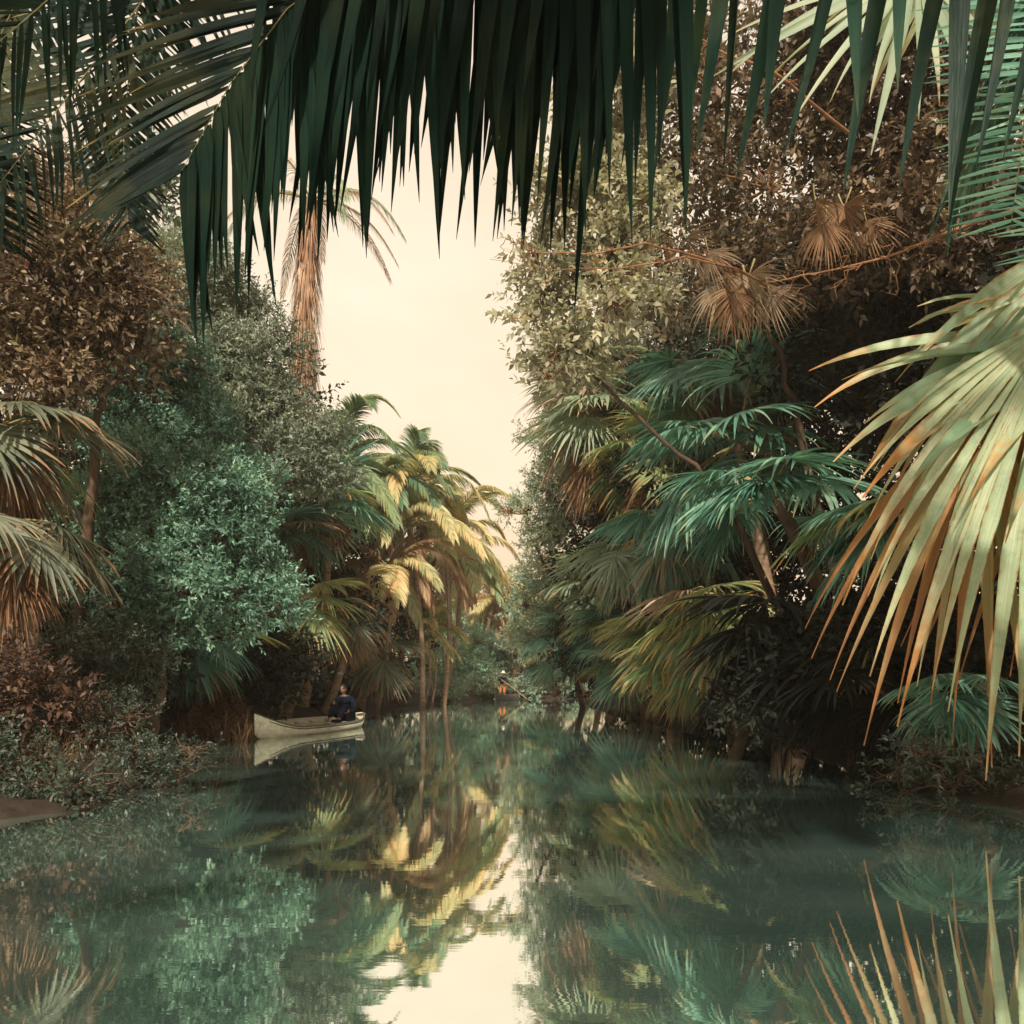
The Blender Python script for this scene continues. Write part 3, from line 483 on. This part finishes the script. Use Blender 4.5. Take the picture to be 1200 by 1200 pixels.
# overhanging coconut palm: trunk stands on the right bank beside the viewer
def overhang():
    base=np.array([6.2,1.2,.3]); root=thing('overhanging_coconut_palm','dark coconut palm whose long fronds hang across the top of the view','palm tree',tuple(base)); cr=np.array([4.6,2.3,5.6])
    link('trunk',trunk_mesh((0,0,0),cr-base,.2,.15,M_palm_bark,.2),root)
    def fr(pix, mat, L, n, sp, dr, w, seed, lat=(0,-1,0.2), sides=(1,-1), vee=0, lo=.1, tipL=.3, dj=.03, N=9, down=(0,0), tws=.25, dtilt=0., fold=.34, xr=None):
        if xr: xr=(xr[0]-base[0],xr[1]-base[0])
        pts=[cr]+[P(*p) for p in pix]; b=MB(); pinnate(b,np.array(pts)-base,L,n,sp,dr,w,0,N,seed,lo,tipL,lateral=lat,rr=.014,ljit=.22,sides=sides,vee=vee,dj=dj,down=down,tws=tws,dtilt=dtilt,fold=fold,xr=xr)
        return link('frond',b.mesh('frond',[mat,M_stalk]),root)
    SA=(1,); SB=(-1,)
    tip=[(1500,-420,2.6),(1100,-190,2.5),(800,-130,2.4),(560,-110,2.4),(420,-90,2.35),(345,-50,2.35),(305,10,2.3),(262,95,2.3),(228,165,2.3),(213,200,2.3)]
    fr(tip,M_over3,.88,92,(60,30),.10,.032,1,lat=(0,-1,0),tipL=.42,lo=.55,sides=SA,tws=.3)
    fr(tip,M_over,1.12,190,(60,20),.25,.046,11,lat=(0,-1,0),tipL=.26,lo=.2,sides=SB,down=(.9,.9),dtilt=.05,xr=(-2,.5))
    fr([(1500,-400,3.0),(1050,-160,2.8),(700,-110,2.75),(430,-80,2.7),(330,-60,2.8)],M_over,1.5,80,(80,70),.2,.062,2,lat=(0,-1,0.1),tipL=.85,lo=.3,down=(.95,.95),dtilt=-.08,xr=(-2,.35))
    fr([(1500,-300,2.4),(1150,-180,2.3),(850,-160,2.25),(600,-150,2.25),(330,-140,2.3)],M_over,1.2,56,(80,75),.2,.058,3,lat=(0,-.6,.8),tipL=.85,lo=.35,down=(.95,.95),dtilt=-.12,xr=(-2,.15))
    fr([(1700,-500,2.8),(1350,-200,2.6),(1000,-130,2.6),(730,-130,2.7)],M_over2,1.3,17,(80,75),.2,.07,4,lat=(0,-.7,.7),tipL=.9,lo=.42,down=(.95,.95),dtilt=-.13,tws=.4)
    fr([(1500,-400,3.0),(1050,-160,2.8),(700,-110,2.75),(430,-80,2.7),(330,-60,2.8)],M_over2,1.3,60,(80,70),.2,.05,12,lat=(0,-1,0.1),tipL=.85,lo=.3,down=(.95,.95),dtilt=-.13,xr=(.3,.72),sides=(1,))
    for k,e in enumerate([(-2.4,.2,5.2),(-2.2,1.2,5.4),(-1.6,-.6,5.3),(-2.8,-1.0,5.0),(-.6,-1.6,5.6),(-2.6,.7,5.9)]):  # extra fronds out of view, added overhead to keep sun off the leaflets
        p1=np.array(e); mid_=(cr+p1)/2+np.array([0,0,.7]); b=MB(); q=np.array([cr,(cr+mid_)/2+[0,0,.25],mid_,(mid_+p1)/2+[0,0,.15],p1])-base
        pinnate(b,q,1.0,95,(65,30),.7,.06,0,7,80+k,lo=.06,tipL=.4,vee=0,rr=.02); link('frond',b.mesh('frond',[M_over,M_stalk]),root)
    for i,(az,e) in enumerate([(-20,50),(30,45),(75,60),(-75,40),(-120,60),(120,30),(-160,70)]):
        link('frond',frond_mesh(e,M_over2,i%3,4.2,.9,.05,80),root,cr-base,R(az))
overhang()
def left_overhang():
    base=np.array([-6.2,2.2,.3]); cr=np.array([-3.6,4.4,7.0]); root=thing('left_coconut_palm','coconut palm with dark finely striped fronds in the upper left corner','palm tree',tuple(base))
    link('trunk',trunk_mesh((0,0,0),cr-base,.2,.15,M_palm_bark,-.2),root)
    k=0
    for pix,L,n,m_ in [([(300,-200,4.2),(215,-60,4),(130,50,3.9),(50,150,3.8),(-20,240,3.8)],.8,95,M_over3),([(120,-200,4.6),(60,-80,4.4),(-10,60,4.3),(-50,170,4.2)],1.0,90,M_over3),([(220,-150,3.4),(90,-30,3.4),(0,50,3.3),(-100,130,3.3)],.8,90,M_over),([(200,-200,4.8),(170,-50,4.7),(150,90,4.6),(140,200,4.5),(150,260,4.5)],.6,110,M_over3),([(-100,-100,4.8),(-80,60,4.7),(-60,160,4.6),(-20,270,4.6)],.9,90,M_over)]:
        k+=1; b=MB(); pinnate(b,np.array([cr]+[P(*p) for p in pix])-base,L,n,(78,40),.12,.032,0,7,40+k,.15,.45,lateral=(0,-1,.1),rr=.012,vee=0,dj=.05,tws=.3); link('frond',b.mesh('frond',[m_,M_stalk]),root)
    for i,(az,e) in enumerate([(-20,50),(30,60),(95,60),(-75,40),(180,60),(140,30)]):
        link('frond',frond_mesh(e,M_over3,i%3,4.0,.8,.035,80),root,cr-base,R(az))
left_overhang()
def right_side():
    base=np.array([6.8,4.2,.4]); cr=np.array([4.2,5.0,7.4]); root=thing('side_coconut_palm','coconut palm with a pale mint green frond at the right edge','palm tree',tuple(base))
    link('trunk',trunk_mesh((0,0,0),cr-base,.2,.15,M_palm_bark,.2),root)
    for k,(pix,L,n,m_) in enumerate([([(1230,-150,4.6),(1215,0,4.5),(1205,120,4.4),(1185,260,4.4)],.75,70,M_side),([(1320,-150,4.9),(1290,20,4.8),(1270,160,4.8),(1240,300,4.8)],.8,70,M_side)]):
        b=MB(); pinnate(b,np.array([cr]+[P(*p) for p in pix])-base,L,n,(88,70),.12,.03,0,7,60+k,.15,.5,lateral=(0,-1,.1),rr=.02,vee=0,dj=.05); link('frond',b.mesh('frond',[m_,M_stalk]),root)
    for i,(az,e) in enumerate([(-20,50),(30,60),(75,50),(-75,40)]):
        link('frond',frond_mesh(e,M_side,i%3,3.6,.8,.035,80),root,cr-base,R(az))
right_side()
def pale_hanger():
    base=np.array([7.9,8.2,.5]); hub=P(1075,-40,6.5); root=thing('pale_fan_palm','fan palm dangling a pale shredded leaf at the top right','palm tree',tuple(base)); cr=np.array([4.9,7.6,8.2])-base
    link('trunk',trunk_mesh((0,0,0),cr,.18,.14,M_palm_bark,.2),root)
    b=MB(); h=hub-base; pt=cr+(h-cr)*np.linspace(0,1,8)[:,None]; fan_leaf(b,h,(-.55,-.1,-.8),(-.3,-.9,.3),1.6,13,58,.5,.3,0,12,1.0,pt,seed=3)
    link('fan_leaf',b.mesh('fan_leaf',[M_fan_pale,M_stalk]),root)
    for i,(az,e) in enumerate([(0,50),(70,40),(-50,20),(130,30)]): link('fan_leaf',fan_mesh(e,M_fan_pale,i,1.4,1.0),root,cr,R(az))
pale_hanger()
# reddish branch crossing the upper right
def branches():
    for k,(pts,r,lb) in enumerate([([(1330,190,10.5),(1240,230,9.5),(1120,268,9.3),(1040,300,9.2),(960,320,9.2),(900,335,9.3)],.024,'long reddish brown branch crossing below the pale shredded leaf'),([(1000,160,13.5),(905,80,12),(860,66,11.8),(820,45,11.8),(780,60,12)],.026,'short tan branch among the twigs at the top right'),([(900,330,15.5),(820,300,14.2),(760,285,13.5),(700,300,13.4),(640,298,13.3),(590,280,13.3)],.022,'thin russet branch pointing left over the sky gap'),([(930,350,15.8),(860,315,14.4),(800,300,13.5),(720,316,13.3),(650,318,13.2),(575,306,13.2)],.018,'thinner lower russet branch over the sky gap')]):
        p=np.array([P(*q) for q in pts]); o0=p[0]; b=MB(); r_=np.random.default_rng(k)
        tt=np.linspace(0,1,16); pp=np.stack([np.interp(tt,np.linspace(0,1,len(p)),p[:,j]) for j in range(3)],1)-o0; pp+=np.cumsum(r_.normal(0,.012,(16,3)),0)
        b.tube(pp,r*(1.15-tt),6)
        for j in range(22):
            i=r_.integers(2,15); e=pp[i]+np.array([r_.uniform(-.5,.2),r_.uniform(-.2,.2),r_.uniform(-.5,.3)])*(.5+r*12); limb(b,pp[i],e,r*.35,.004,.05,r_,8)
        o=link('branch',b.mesh('branch',M_twig),None,tuple(o0)); tag(o,lb,'branch')
branches()
# left shore: reeds, snag, vines
def reeds(label,px0,px1,py,d,n,h,mat,seed):
    r_=np.random.default_rng(seed); b=MB(); o0=P((px0+px1)/2,py,d); o0[2]=0
    x=r_.uniform((px0-600)/F*d,(px1-600)/F*d,n)-o0[0]; y=r_.uniform(-1.2,1.2,n); p0=np.stack([x,y,np.full(n,-.1)],1)
    d0=norm(np.stack([r_.normal(0,.3,n),r_.normal(0,.3,n),np.ones(n)],1)); pos,dr=bend(d0,h*r_.uniform(.4,1.2,n),6,r_.uniform(.1,1.4,n),1.6)
    side=norm(np.cross(dr,r_.normal(0,1,(n,1,3)))); w=np.array([1,1,.9,.7,.4,.1])[None]*r_.uniform(.008,.018,n)[:,None]
    b.flat(pos+p0[:,None],side,w); tag(link('reeds',b.mesh('reeds',mat),None,tuple(o0)),kind='stuff',label=label,cat='reeds')
reeds('rust brown dry reeds standing on the left shore',-20,95,915,11.5,1100,.85,M_fan_dead,1)
reeds('brown reeds around the canoe bow',210,305,866,20.3,420,.8,M_fan_dead,2)
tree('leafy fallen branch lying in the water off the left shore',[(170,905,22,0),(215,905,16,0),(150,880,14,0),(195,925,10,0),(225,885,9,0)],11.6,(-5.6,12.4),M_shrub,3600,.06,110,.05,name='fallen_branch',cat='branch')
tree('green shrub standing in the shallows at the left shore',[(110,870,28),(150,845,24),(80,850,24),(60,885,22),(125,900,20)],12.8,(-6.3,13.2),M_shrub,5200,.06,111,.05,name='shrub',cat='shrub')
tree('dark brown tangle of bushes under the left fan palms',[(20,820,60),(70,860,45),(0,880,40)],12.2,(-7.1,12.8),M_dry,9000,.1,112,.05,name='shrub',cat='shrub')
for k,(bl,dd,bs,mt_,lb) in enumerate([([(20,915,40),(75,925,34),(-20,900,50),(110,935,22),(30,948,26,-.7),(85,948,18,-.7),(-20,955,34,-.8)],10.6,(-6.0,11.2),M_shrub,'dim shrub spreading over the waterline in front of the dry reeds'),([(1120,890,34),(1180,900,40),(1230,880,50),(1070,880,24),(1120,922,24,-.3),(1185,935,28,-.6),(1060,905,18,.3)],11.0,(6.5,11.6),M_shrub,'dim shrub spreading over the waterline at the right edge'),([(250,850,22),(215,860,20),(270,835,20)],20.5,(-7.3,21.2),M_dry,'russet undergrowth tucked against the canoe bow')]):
    tree(lb,bl,dd,bs,mt_,9000,.075,130+k,.05,name='shrub',cat='shrub')
def vine():
    r_=np.random.default_rng(9)
    for k,(px,y0,y1) in enumerate([(172,730,822),(108,700,790),(235,700,760)]):
        a=P(px,y0,16.2); c=P(px+8,y1,16.2); n=14; t=np.linspace(0,1,n); pts=(c-a)*t[:,None]; pts[:,0]+=.08*np.sin(t*9); b=MB(); b.tube(pts,.008,4,1)
        m_=90; s=r_.uniform(0,1,m_); q=np.stack([np.interp(s,t,pts[:,j]) for j in range(3)],1); ax=norm(r_.normal(0,1,(m_,3))+[0,0,-.5]); path=q[:,None]+ax[:,None]*(np.array([0,.5,1])[None,:,None]*.1)
        b.flat(path,np.broadcast_to(norm(np.cross(ax,[0,1,.3]))[:,None],path.shape),np.array([.01,.05,.005])[None]*np.ones((m_,1)))
        tag(link('vine',b.mesh('vine',[M_teal,M_bark]),None,tuple(a)),['longest leafy vine dangling from the bright teal tree','leafy vine dangling at the left side of the bright teal tree','short leafy vine dangling at the right side of the bright teal tree'][k],'vine')
vine()

# ================================================================== CANOE AND PEOPLE
def skin_mesh(name, V, E, mat, parent, loc=(0,0,0), sub=2):
    """V: list of ((x,y,z), radius or (rx,ry)); first vertex is the root"""
    me=bpy.data.meshes.new('tmp'); me.from_pydata([v[0] for v in V],E,[]); o=bpy.data.objects.new('tmp',me); COL.objects.link(o)
    sk=o.modifiers.new('s','SKIN'); sk.use_smooth_shade=True
    if not me.skin_vertices: me.skin_vertices.new(name='')
    for i,v in enumerate(V):
        r=v[1]; me.skin_vertices[0].data[i].radius=(r,r) if isinstance(r,(int,float)) else r
    me.skin_vertices[0].data[0].use_root=True
    su=o.modifiers.new('u','SUBSURF'); su.levels=su.render_levels=sub
    dg=bpy.context.evaluated_depsgraph_get(); nm=bpy.data.meshes.new_from_object(o.evaluated_get(dg)); nm.name=name
    bpy.data.objects.remove(o); nm.materials.clear(); nm.materials.append(mat)
    for p in nm.polygons: p.use_smooth=True
    return link(name,nm,parent,loc)
M_skin=solid_mat('skin',(.10,.05,.03),(.17,.09,.055),8,.55,bump=.05)
M_navy=solid_mat('navy_cloth',(.003,.005,.012),(.009,.014,.028),12,.95,bump=.4,dist=.01,spec=.03)
M_orange=solid_mat('orange_cloth',(.30,.09,.025),(.42,.15,.05),12,.85,bump=.4,dist=.01)
M_white=solid_mat('white_hat',(.55,.5,.42),(.75,.7,.6),12,.8,bump=.2,dist=.005)
M_linen=solid_mat('light_cloth',(.35,.30,.22),(.55,.48,.36),14,.9,bump=.4,dist=.01)
M_hair=solid_mat('hair',(.006,.005,.004),(.02,.015,.012),20,.7)
M_hull=solid_mat('weathered_hull',(.42,.40,.31),(.75,.70,.56),4,.6,(1,3,3),.2,.01)
M_rim=solid_mat('dark_gunwale',(.05,.05,.04),(.14,.12,.09),6,.7)
M_inner=solid_mat('hull_inside',(.30,.27,.2),(.55,.5,.38),5,.8,(1,3,3))
M_dkhull=solid_mat('dark_hull',(.02,.025,.022),(.07,.07,.06),5,.6)
M_pole=solid_mat('pole_wood',(.25,.17,.1),(.42,.32,.2),6,.7)
def hand(V,E,i,wrist,dirv,palmn,sgn,rf=.0095):
    """fingers as short chains rooted in the palm; i = wrist vertex index"""
    w=np.array(wrist,float); d=norm(np.array(dirv,float)); n=norm(np.array(palmn,float)); s=norm(np.cross(d,n))*sgn
    pm=w+d*.05; V.append((tuple(pm),(.036,.02))); E.append((i,len(V)-1)); pi=len(V)-1
    for k,(off,ln) in enumerate([(-.03,.065),(-.01,.078),(.011,.072),(.031,.055)]):
        a=pm+s*off+d*.035; b_=a+d*ln*.5+n*.012; c=b_+d*ln*.22+n*ln*.4
        for j,(q,r) in enumerate([(a,rf),(b_,rf*.95),(c,rf*.8)]):
            V.append((tuple(q),r)); E.append((pi if j==0 else len(V)-2,len(V)-1))
    a=w+d*.03-s*.035; b_=a+d*.03-s*.02+n*.015
    V.append((tuple(a),rf*1.15)); E.append((i,len(V)-1)); V.append((tuple(b_),rf)); E.append((len(V)-2,len(V)-1))
def head(root, c, face, hat=None, hairy=True, k=1.0):
    """head with face turned towards 'face' (unit xy)"""
    bm=bmesh.new(); bmesh.ops.create_uvsphere(bm,u_segments=28,v_segments=20,radius=1)
    for v in bm.verts:
        x,y,z=v.co; 
        jaw=1-.28*max(0,-z)**1.3; X=x*.076*jaw; Y=y*.095*(1-.12*max(0,-z)); Zz=z*.115
        if y<0: # face towards -Y
            Y-=.020*math.exp(-((x/.14)**2+((z+.08)/.2)**2))      # nose
            Y+=.010*math.exp(-(((abs(x)-.38)/.17)**2+((z-.12)/.14)**2))  # eye sockets
            Y-=.007*math.exp(-((x/.35)**2+((z+.47)/.07)**2)); Y-=.006*math.exp(-((x/.3)**2+((z+.78)/.16)**2))
        v.co=(X*k,Y*k,Zz*k)
    me=bpy.data.meshes.new('head'); bm.to_mesh(me); bm.free(); me.materials.append(M_skin)
    for p in me.polygons: p.use_smooth=True
    ang=math.atan2(face[1],face[0])+math.pi/2
    h=link('head',me,root,c,ang)
    for s in (-1,1):
        b=MB(); th=np.linspace(0,np.pi*1.2,7); b.tube(np.stack([0*th+s*.078,.012*np.cos(th)+.01,.026*np.sin(th)-.012],1),.008,6); link('ear',b.mesh('ear',M_skin),h)
        bm=bmesh.new(); bmesh.ops.create_uvsphere(bm,u_segments=10,v_segments=8,radius=.011,matrix=Matrix.Translation((s*.029,-.077,.014))); me=bpy.data.meshes.new('eye'); bm.to_mesh(me); bm.free(); me.materials.append(M_hair); link('eye',me,h)
    b=MB(); u=np.linspace(0,2*np.pi,25); vv=np.linspace(0,np.pi*.5,8)
    G=np.stack([np.outer(np.sin(vv),np.cos(u))*.083, np.outer(np.sin(vv),np.sin(u))*.100+.008, np.outer(np.cos(vv),np.ones(25))*.122+.002-.03*np.outer(np.sin(vv),np.sin(u)).clip(0)],-1)
    if hairy: b.grid(G[None],u[None,None],vv[None,:,None]); link('hair',b.mesh('hair',M_hair),h)
    if hat:
        b=MB(); rr=np.array([.001,.05,.075,.085,.088,.09,.15,.21,.2]); zz=np.array([.20,.198,.18,.14,.10,.075,.06,.045,.04])
        G=np.stack([np.outer(rr,np.cos(u)),np.outer(rr,np.sin(u))*1.08,np.outer(zz,np.ones(25))],-1); b.grid(G[None],u[None,None],rr[None,:,None]); link('hat',b.mesh('hat',hat),h)
    return h
def boat(name,label,loc,rz,Lg,W,H,bowrise,sternrise,hull,inner,rimm,nthw,freeb=.30):
    root=thing(name,label,'canoe' if Lg>4.5 else 'boat',loc,rz); n=41; t=np.linspace(-1,1,n); x=t*Lg/2
    hw=W/2*np.clip(1-np.abs(t)**2.6,0,1)**.8+.012; sheer=H+bowrise*np.clip((-t-.45)/.55,0,1)**2.2+sternrise*np.clip((t-.5)/.5,0,1)**2.2
    keel=-.10+ (H+.0)*np.clip((np.abs(t)-.86)/.14,0,1)**1.6*.75
    ph=np.linspace(-1,1,13)
    def shell(sh,zi):
        G=np.zeros((n,13,3))
        for j,p in enumerate(ph):
            G[:,j,0]=x*(1+.03*abs(p)**2*(np.abs(t)**4)); G[:,j,1]=np.sign(p)*np.maximum(hw-sh,.004)*abs(p)**.55; G[:,j,2]=keel+zi+(sheer-keel-zi*.5)*abs(p)**2.4
        return G
    b=MB(); b.grid(shell(0,0)[None],ph[None,None],t[None,:,None]); link('hull',b.mesh('hull',hull),root)
    b=MB(); b.grid(shell(.025,.03)[None],ph[None,None],t[None,:,None]); link('lining',b.mesh('lining',inner),root)
    for s in (-1,1):
        b=MB(); b.tube(np.stack([x,s*hw,sheer+.004],1),.022,6); link('gunwale',b.mesh('gunwale',rimm if s<0 else inner),root)
        b=MB(); b.tube(np.stack([x,s*(hw+.006)*.985,sheer-.055],1),.016,6); link('rub_rail',b.mesh('rub_rail',rimm),root)
    for k in range(nthw):
        tx=-.55+1.05*k/(max(1,nthw-1)); w_=np.interp(tx,t,hw); z_=np.interp(tx,t,sheer)-.07; bm=bmesh.new(); bmesh.ops.create_cube(bm,size=1,matrix=Matrix.Translation((tx*Lg/2,0,z_))@Matrix.Diagonal((.16,2*w_-.05,.03,1))); bmesh.ops.bevel(bm,geom=bm.edges[:],offset=.006,segments=2,affect='EDGES')
        me=bpy.data.meshes.new('thwart'); bm.to_mesh(me); bm.free(); me.materials.append(inner); link('thwart',me,root)
    return root
bow=P(298,867,20.4); st=P(424,850,26.0); mid=(bow+st)/2; ang=math.atan2(st[1]-bow[1],st[0]-bow[0]); LG=float(np.linalg.norm((st-bow)[:2]))
boat('canoe','pale weathered wooden canoe with upturned bow carrying the seated paddler',(mid[0],mid[1],.04),ang,LG,1.2,.24,.33,.12,M_hull,M_inner,M_rim,5).rotation_euler=(R(5),0,ang)
def local(t,y,z): 
    return np.array([mid[0]+math.cos(ang)*t*LG/2-math.sin(ang)*y, mid[1]+math.sin(ang)*t*LG/2+math.cos(ang)*y, z])
# seated paddler near the stern, facing the bow (local -x)
def seated():
    o=local(.66,.04,.24); root=thing('person','person in a dark blue shirt sitting in the stern of the canoe','person',tuple(o),ang); root.scale=(1.17,1.17,1.17)
    V=[((0,0,.08),(.15,.17)),((-.02,0,.25),(.13,.165)),((-.05,0,.42),(.14,.19)),((-.07,0,.52),(.11,.17)),((-.10,0,.60),.055),((-.12,0,.66),.05)]
    E=[(0,1),(1,2),(2,3),(3,4),(4,5)]
    for s in (-1,1):
        i=len(V); V+=[((-.07,s*.21,.50),.062),((-.16,s*.30,.27),.047),((-.36,s*.17,.20),.038),((-.42,s*.14,.21),.028)]; E+=[(3,i),(i,i+1),(i+1,i+2),(i+2,i+3)]
        hand(V,E,i+3,V[i+3][0],(-1,-.2*s,.0),(0,0,-1),s)
        i=len(V); V+=[((-.05,s*.11,.06),.10),((-.42,s*.15,.30),.068),((-.62,s*.11,.0),.05),((-.70,s*.11,-.04),.04),((-.82,s*.11,-.05),.035)]; E+=[(0,i),(i,i+1),(i+1,i+2),(i+2,i+3),(i+3,i+4)]
    skin_mesh('body',V,E,M_skin,root)
    V=[((0,0,.06),(.165,.185)),((-.02,0,.25),(.155,.19)),((-.05,0,.42),(.165,.225)),((-.07,0,.535),(.14,.20)),((-.09,0,.60),(.075,.085))]; E=[(0,1),(1,2),(2,3),(3,4)]
    for s in (-1,1):
        i=len(V); V+=[((-.07,s*.23,.50),.095),((-.16,s*.31,.27),.062),((-.30,s*.22,.215),.052)]; E+=[(3,i),(i,i+1),(i+1,i+2)]
    skin_mesh('shirt',V,E,M_navy,root)
    V=[((0,0,.06),(.17,.19))]; E=[]
    for s in (-1,1):
        i=len(V); V+=[((-.06,s*.13,.06),.12),((-.42,s*.15,.30),.085),((-.60,s*.115,.05),.066)]; E+=[(0,i),(i,i+1),(i+1,i+2)]
    skin_mesh('trousers',V,E,M_navy,root)
    head(root,(-.14,0,.765),(-1,0))
seated()
tag(thing('bundle','pale bundle of gear lying in the canoe before the paddler','bundle',tuple(local(.38,0,.10)),ang))
bd=bpy.data.objects['bundle']
skin_mesh('sack',[((0,0,.10),.13),((.16,.05,.12),.11),((.3,-.05,.10),.08),((-.12,.08,.16),.06)],[(0,1),(1,2),(0,3)],M_linen,bd)
skin_mesh('dark_wrap',[((-.3,-.1,.10),.1),((-.1,-.15,.12),.09),((.1,-.18,.11),.06)],[(0,1),(1,2)],M_navy,bd)
# far boat and standing boatman
fb=P(594,820,54.5); fb[2]=0
boat('rowboat','small dark boat under the standing boatman far down the channel',tuple(fb),R(68),3.4,1.0,.30,.16,.08,M_dkhull,M_dkhull,M_rim,2)
def standing():
    root=thing('person','person in orange shorts and white hat standing in the far dark boat','person',(fb[0]-.3,fb[1]+.1,.0),R(0))
    V=[((0,0,.98),(.14,.11)),((0,0,1.15),(.125,.095)),((.02,0,1.35),(.16,.11)),((.03,0,1.45),(.13,.09)),((.04,-.02,1.53),.055),((.05,-.03,1.58),.05)]; E=[(0,1),(1,2),(2,3),(3,4),(4,5)]
    arms={-1:[(-.17,0,1.42),(-.22,-.20,1.24),(.04,-.34,1.22),(.10,-.36,1.20)],1:[(.22,0,1.42),(.32,-.10,1.16),(.36,-.30,1.00),(.38,-.35,.97)]}
    for s in (-1,1):
        i=len(V); V+=[(arms[s][0],.058),(arms[s][1],.045),(arms[s][2],.036),(arms[s][3],.027)]; E+=[(3,i),(i,i+1),(i+1,i+2),(i+2,i+3)]
        hand(V,E,i+3,V[i+3][0],(.8,-.4,-.3),(.2,-.9,0),s)
        i=len(V); V+=[((s*.10,0,.90),.10),((s*.13,-.03,.55),.066),((s*.15,.02,.20),.045),((s*.15,-.04,.14),.04),((s*.16,-.18,.125),.035)]; E+=[(0,i),(i,i+1),(i+1,i+2),(i+2,i+3),(i+3,i+4)]
    skin_mesh('body',V,E,M_skin,root)
    V=[((0,0,1.0),(.165,.135)),((0,0,1.15),(.15,.12)),((.02,0,1.35),(.185,.135)),((.03,0,1.46),(.15,.11)),((.04,-.01,1.53),(.075,.07))]; E=[(0,1),(1,2),(2,3),(3,4)]
    for s in (-1,1):
        i=len(V); V+=[(arms[s][0],.075),(arms[s][1],.06),(tuple(np.array(arms[s][1])*.35+np.array(arms[s][2])*.65),.05)]; E+=[(3,i),(i,i+1),(i+1,i+2)]
    skin_mesh('shirt',V,E,M_navy,root)
    V=[((0,0,.99),(.165,.135))]; E=[]
    for s in (-1,1):
        i=len(V); V+=[((s*.10,0,.88),.125),((s*.13,-.03,.58),.10),((s*.135,-.02,.46),.09)]; E+=[(0,i),(i,i+1),(i+1,i+2)]
    skin_mesh('shorts',V,E,M_orange,root)
    head(root,(.06,-.03,1.69),(.5,-.86),hat=M_white,hairy=True)
    b=MB(); b.tube([(-.15,-.32,1.42),(.12,-.40,1.20),(.50,-.42,.93),(1.5,-.5,.15),(1.9,-.55,-.18)],.018,8); o=link('pole',b.mesh('pole',M_pole),None,tuple(root.location)); tag(o,'long pale pole held by the standing boatman and dipping in the water','pole')
standing()

HAZE=True
if HAZE:
    hm=bpy.data.materials.new('haze'); nt=nodes(hm); vol=nt.nodes.new('ShaderNodeVolumePrincipled'); vol.inputs['Color'].default_value=(.95,.86,.72,1); vol.inputs['Density'].default_value=.001; vol.inputs['Anisotropy'].default_value=.2
    out=nt.nodes.new('ShaderNodeOutputMaterial'); nt.links.new(vol.outputs[0],out.inputs['Volume'])
    me=bpy.data.meshes.new('haze'); bm=bmesh.new(); bmesh.ops.create_cube(bm,size=1,matrix=Matrix.Translation((0,40,13.0))@Matrix.Diagonal((340,340,32,1))); bm.to_mesh(me); bm.free(); me.materials.append(hm)
    tag(link('haze',me),kind='stuff')
# ================================================================== LIGHT, SKY, CAMERA
EL=37; AZ=181   # sun azimuth measured from +Y clockwise: behind the viewer
w=bpy.data.worlds.new('World'); S.world=w; w.use_nodes=True; nt=w.node_tree
for n in list(nt.nodes): nt.nodes.remove(n)
L=nt.links.new
sky=nt.nodes.new('ShaderNodeTexSky'); sky.sky_type='NISHITA'; sky.sun_disc=False; sky.sun_elevation=R(EL); sky.sun_rotation=R(AZ); sky.dust_density=6; sky.air_density=1.5
tc=nt.nodes.new('ShaderNodeTexCoord'); sp=nt.nodes.new('ShaderNodeSeparateXYZ'); L(tc.outputs['Generated'],sp.inputs[0])
cr=ramp(nt,[(0,(.74,.53,.35)),(.18,(.77,.595,.42)),(.38,(.77,.64,.485)),(.7,(.66,.57,.45))]); L(sp.outputs[2],cr.inputs[0])
nz=noise(nt,mapped(nt,tc.outputs['Generated'],(1.5,1.5,3)),2.2,4,.55); nr=ramp(nt,[(.35,(.94,.93,.90)),(.7,(1.04,1.05,1.07))]); L(nz,nr.inputs[0])
veil=mixc(nt,1.0,cr.outputs[0],nr.outputs[0],'MULTIPLY')
bg1=nt.nodes.new('ShaderNodeBackground'); L(sky.outputs[0],bg1.inputs[0]); bg1.inputs[1].default_value=.05
bg2=nt.nodes.new('ShaderNodeBackground'); L(veil,bg2.inputs[0]); bg2.inputs[1].default_value=.93
mx=nt.nodes.new('ShaderNodeMixShader'); mx.inputs[0].default_value=.92; L(bg1.outputs[0],mx.inputs[1]); L(bg2.outputs[0],mx.inputs[2])
out=nt.nodes.new('ShaderNodeOutputWorld'); L(mx.outputs[0],out.inputs[0])
ld=bpy.data.lights.new('sun','SUN'); ld.energy=5.0; ld.angle=R(1.5); ld.color=(1,.9,.74); lo=bpy.data.objects.new('sun',ld); COL.objects.link(lo)
dirv=Vector((math.sin(R(AZ))*math.cos(R(EL)),math.cos(R(AZ))*math.cos(R(EL)),math.sin(R(EL))))
lo.rotation_euler=dirv.to_track_quat('Z','Y').to_euler(); lo.location=(0,0,30)
cd=bpy.data.cameras.new('camera'); cam=bpy.data.objects.new('camera',cd); COL.objects.link(cam); S.camera=cam
cam.location=(0,0,CZ); cam.rotation_euler=(math.pi/2,0,0); cd.sensor_width=36; cd.lens=30; cd.shift_y=(HY-600)/1200; cd.clip_end=2000; cd.clip_start=.05
S.view_settings.view_transform='Standard'; S.view_settings.look='None'; S.view_settings.exposure=.75; S.view_settings.gamma=1
S.render.engine='CYCLES'; S.cycles.max_bounces=5; S.cycles.diffuse_bounces=3; S.cycles.glossy_bounces=2; S.cycles.transmission_bounces=3; S.cycles.volume_bounces=0
S.render.resolution_x=S.render.resolution_y=1024
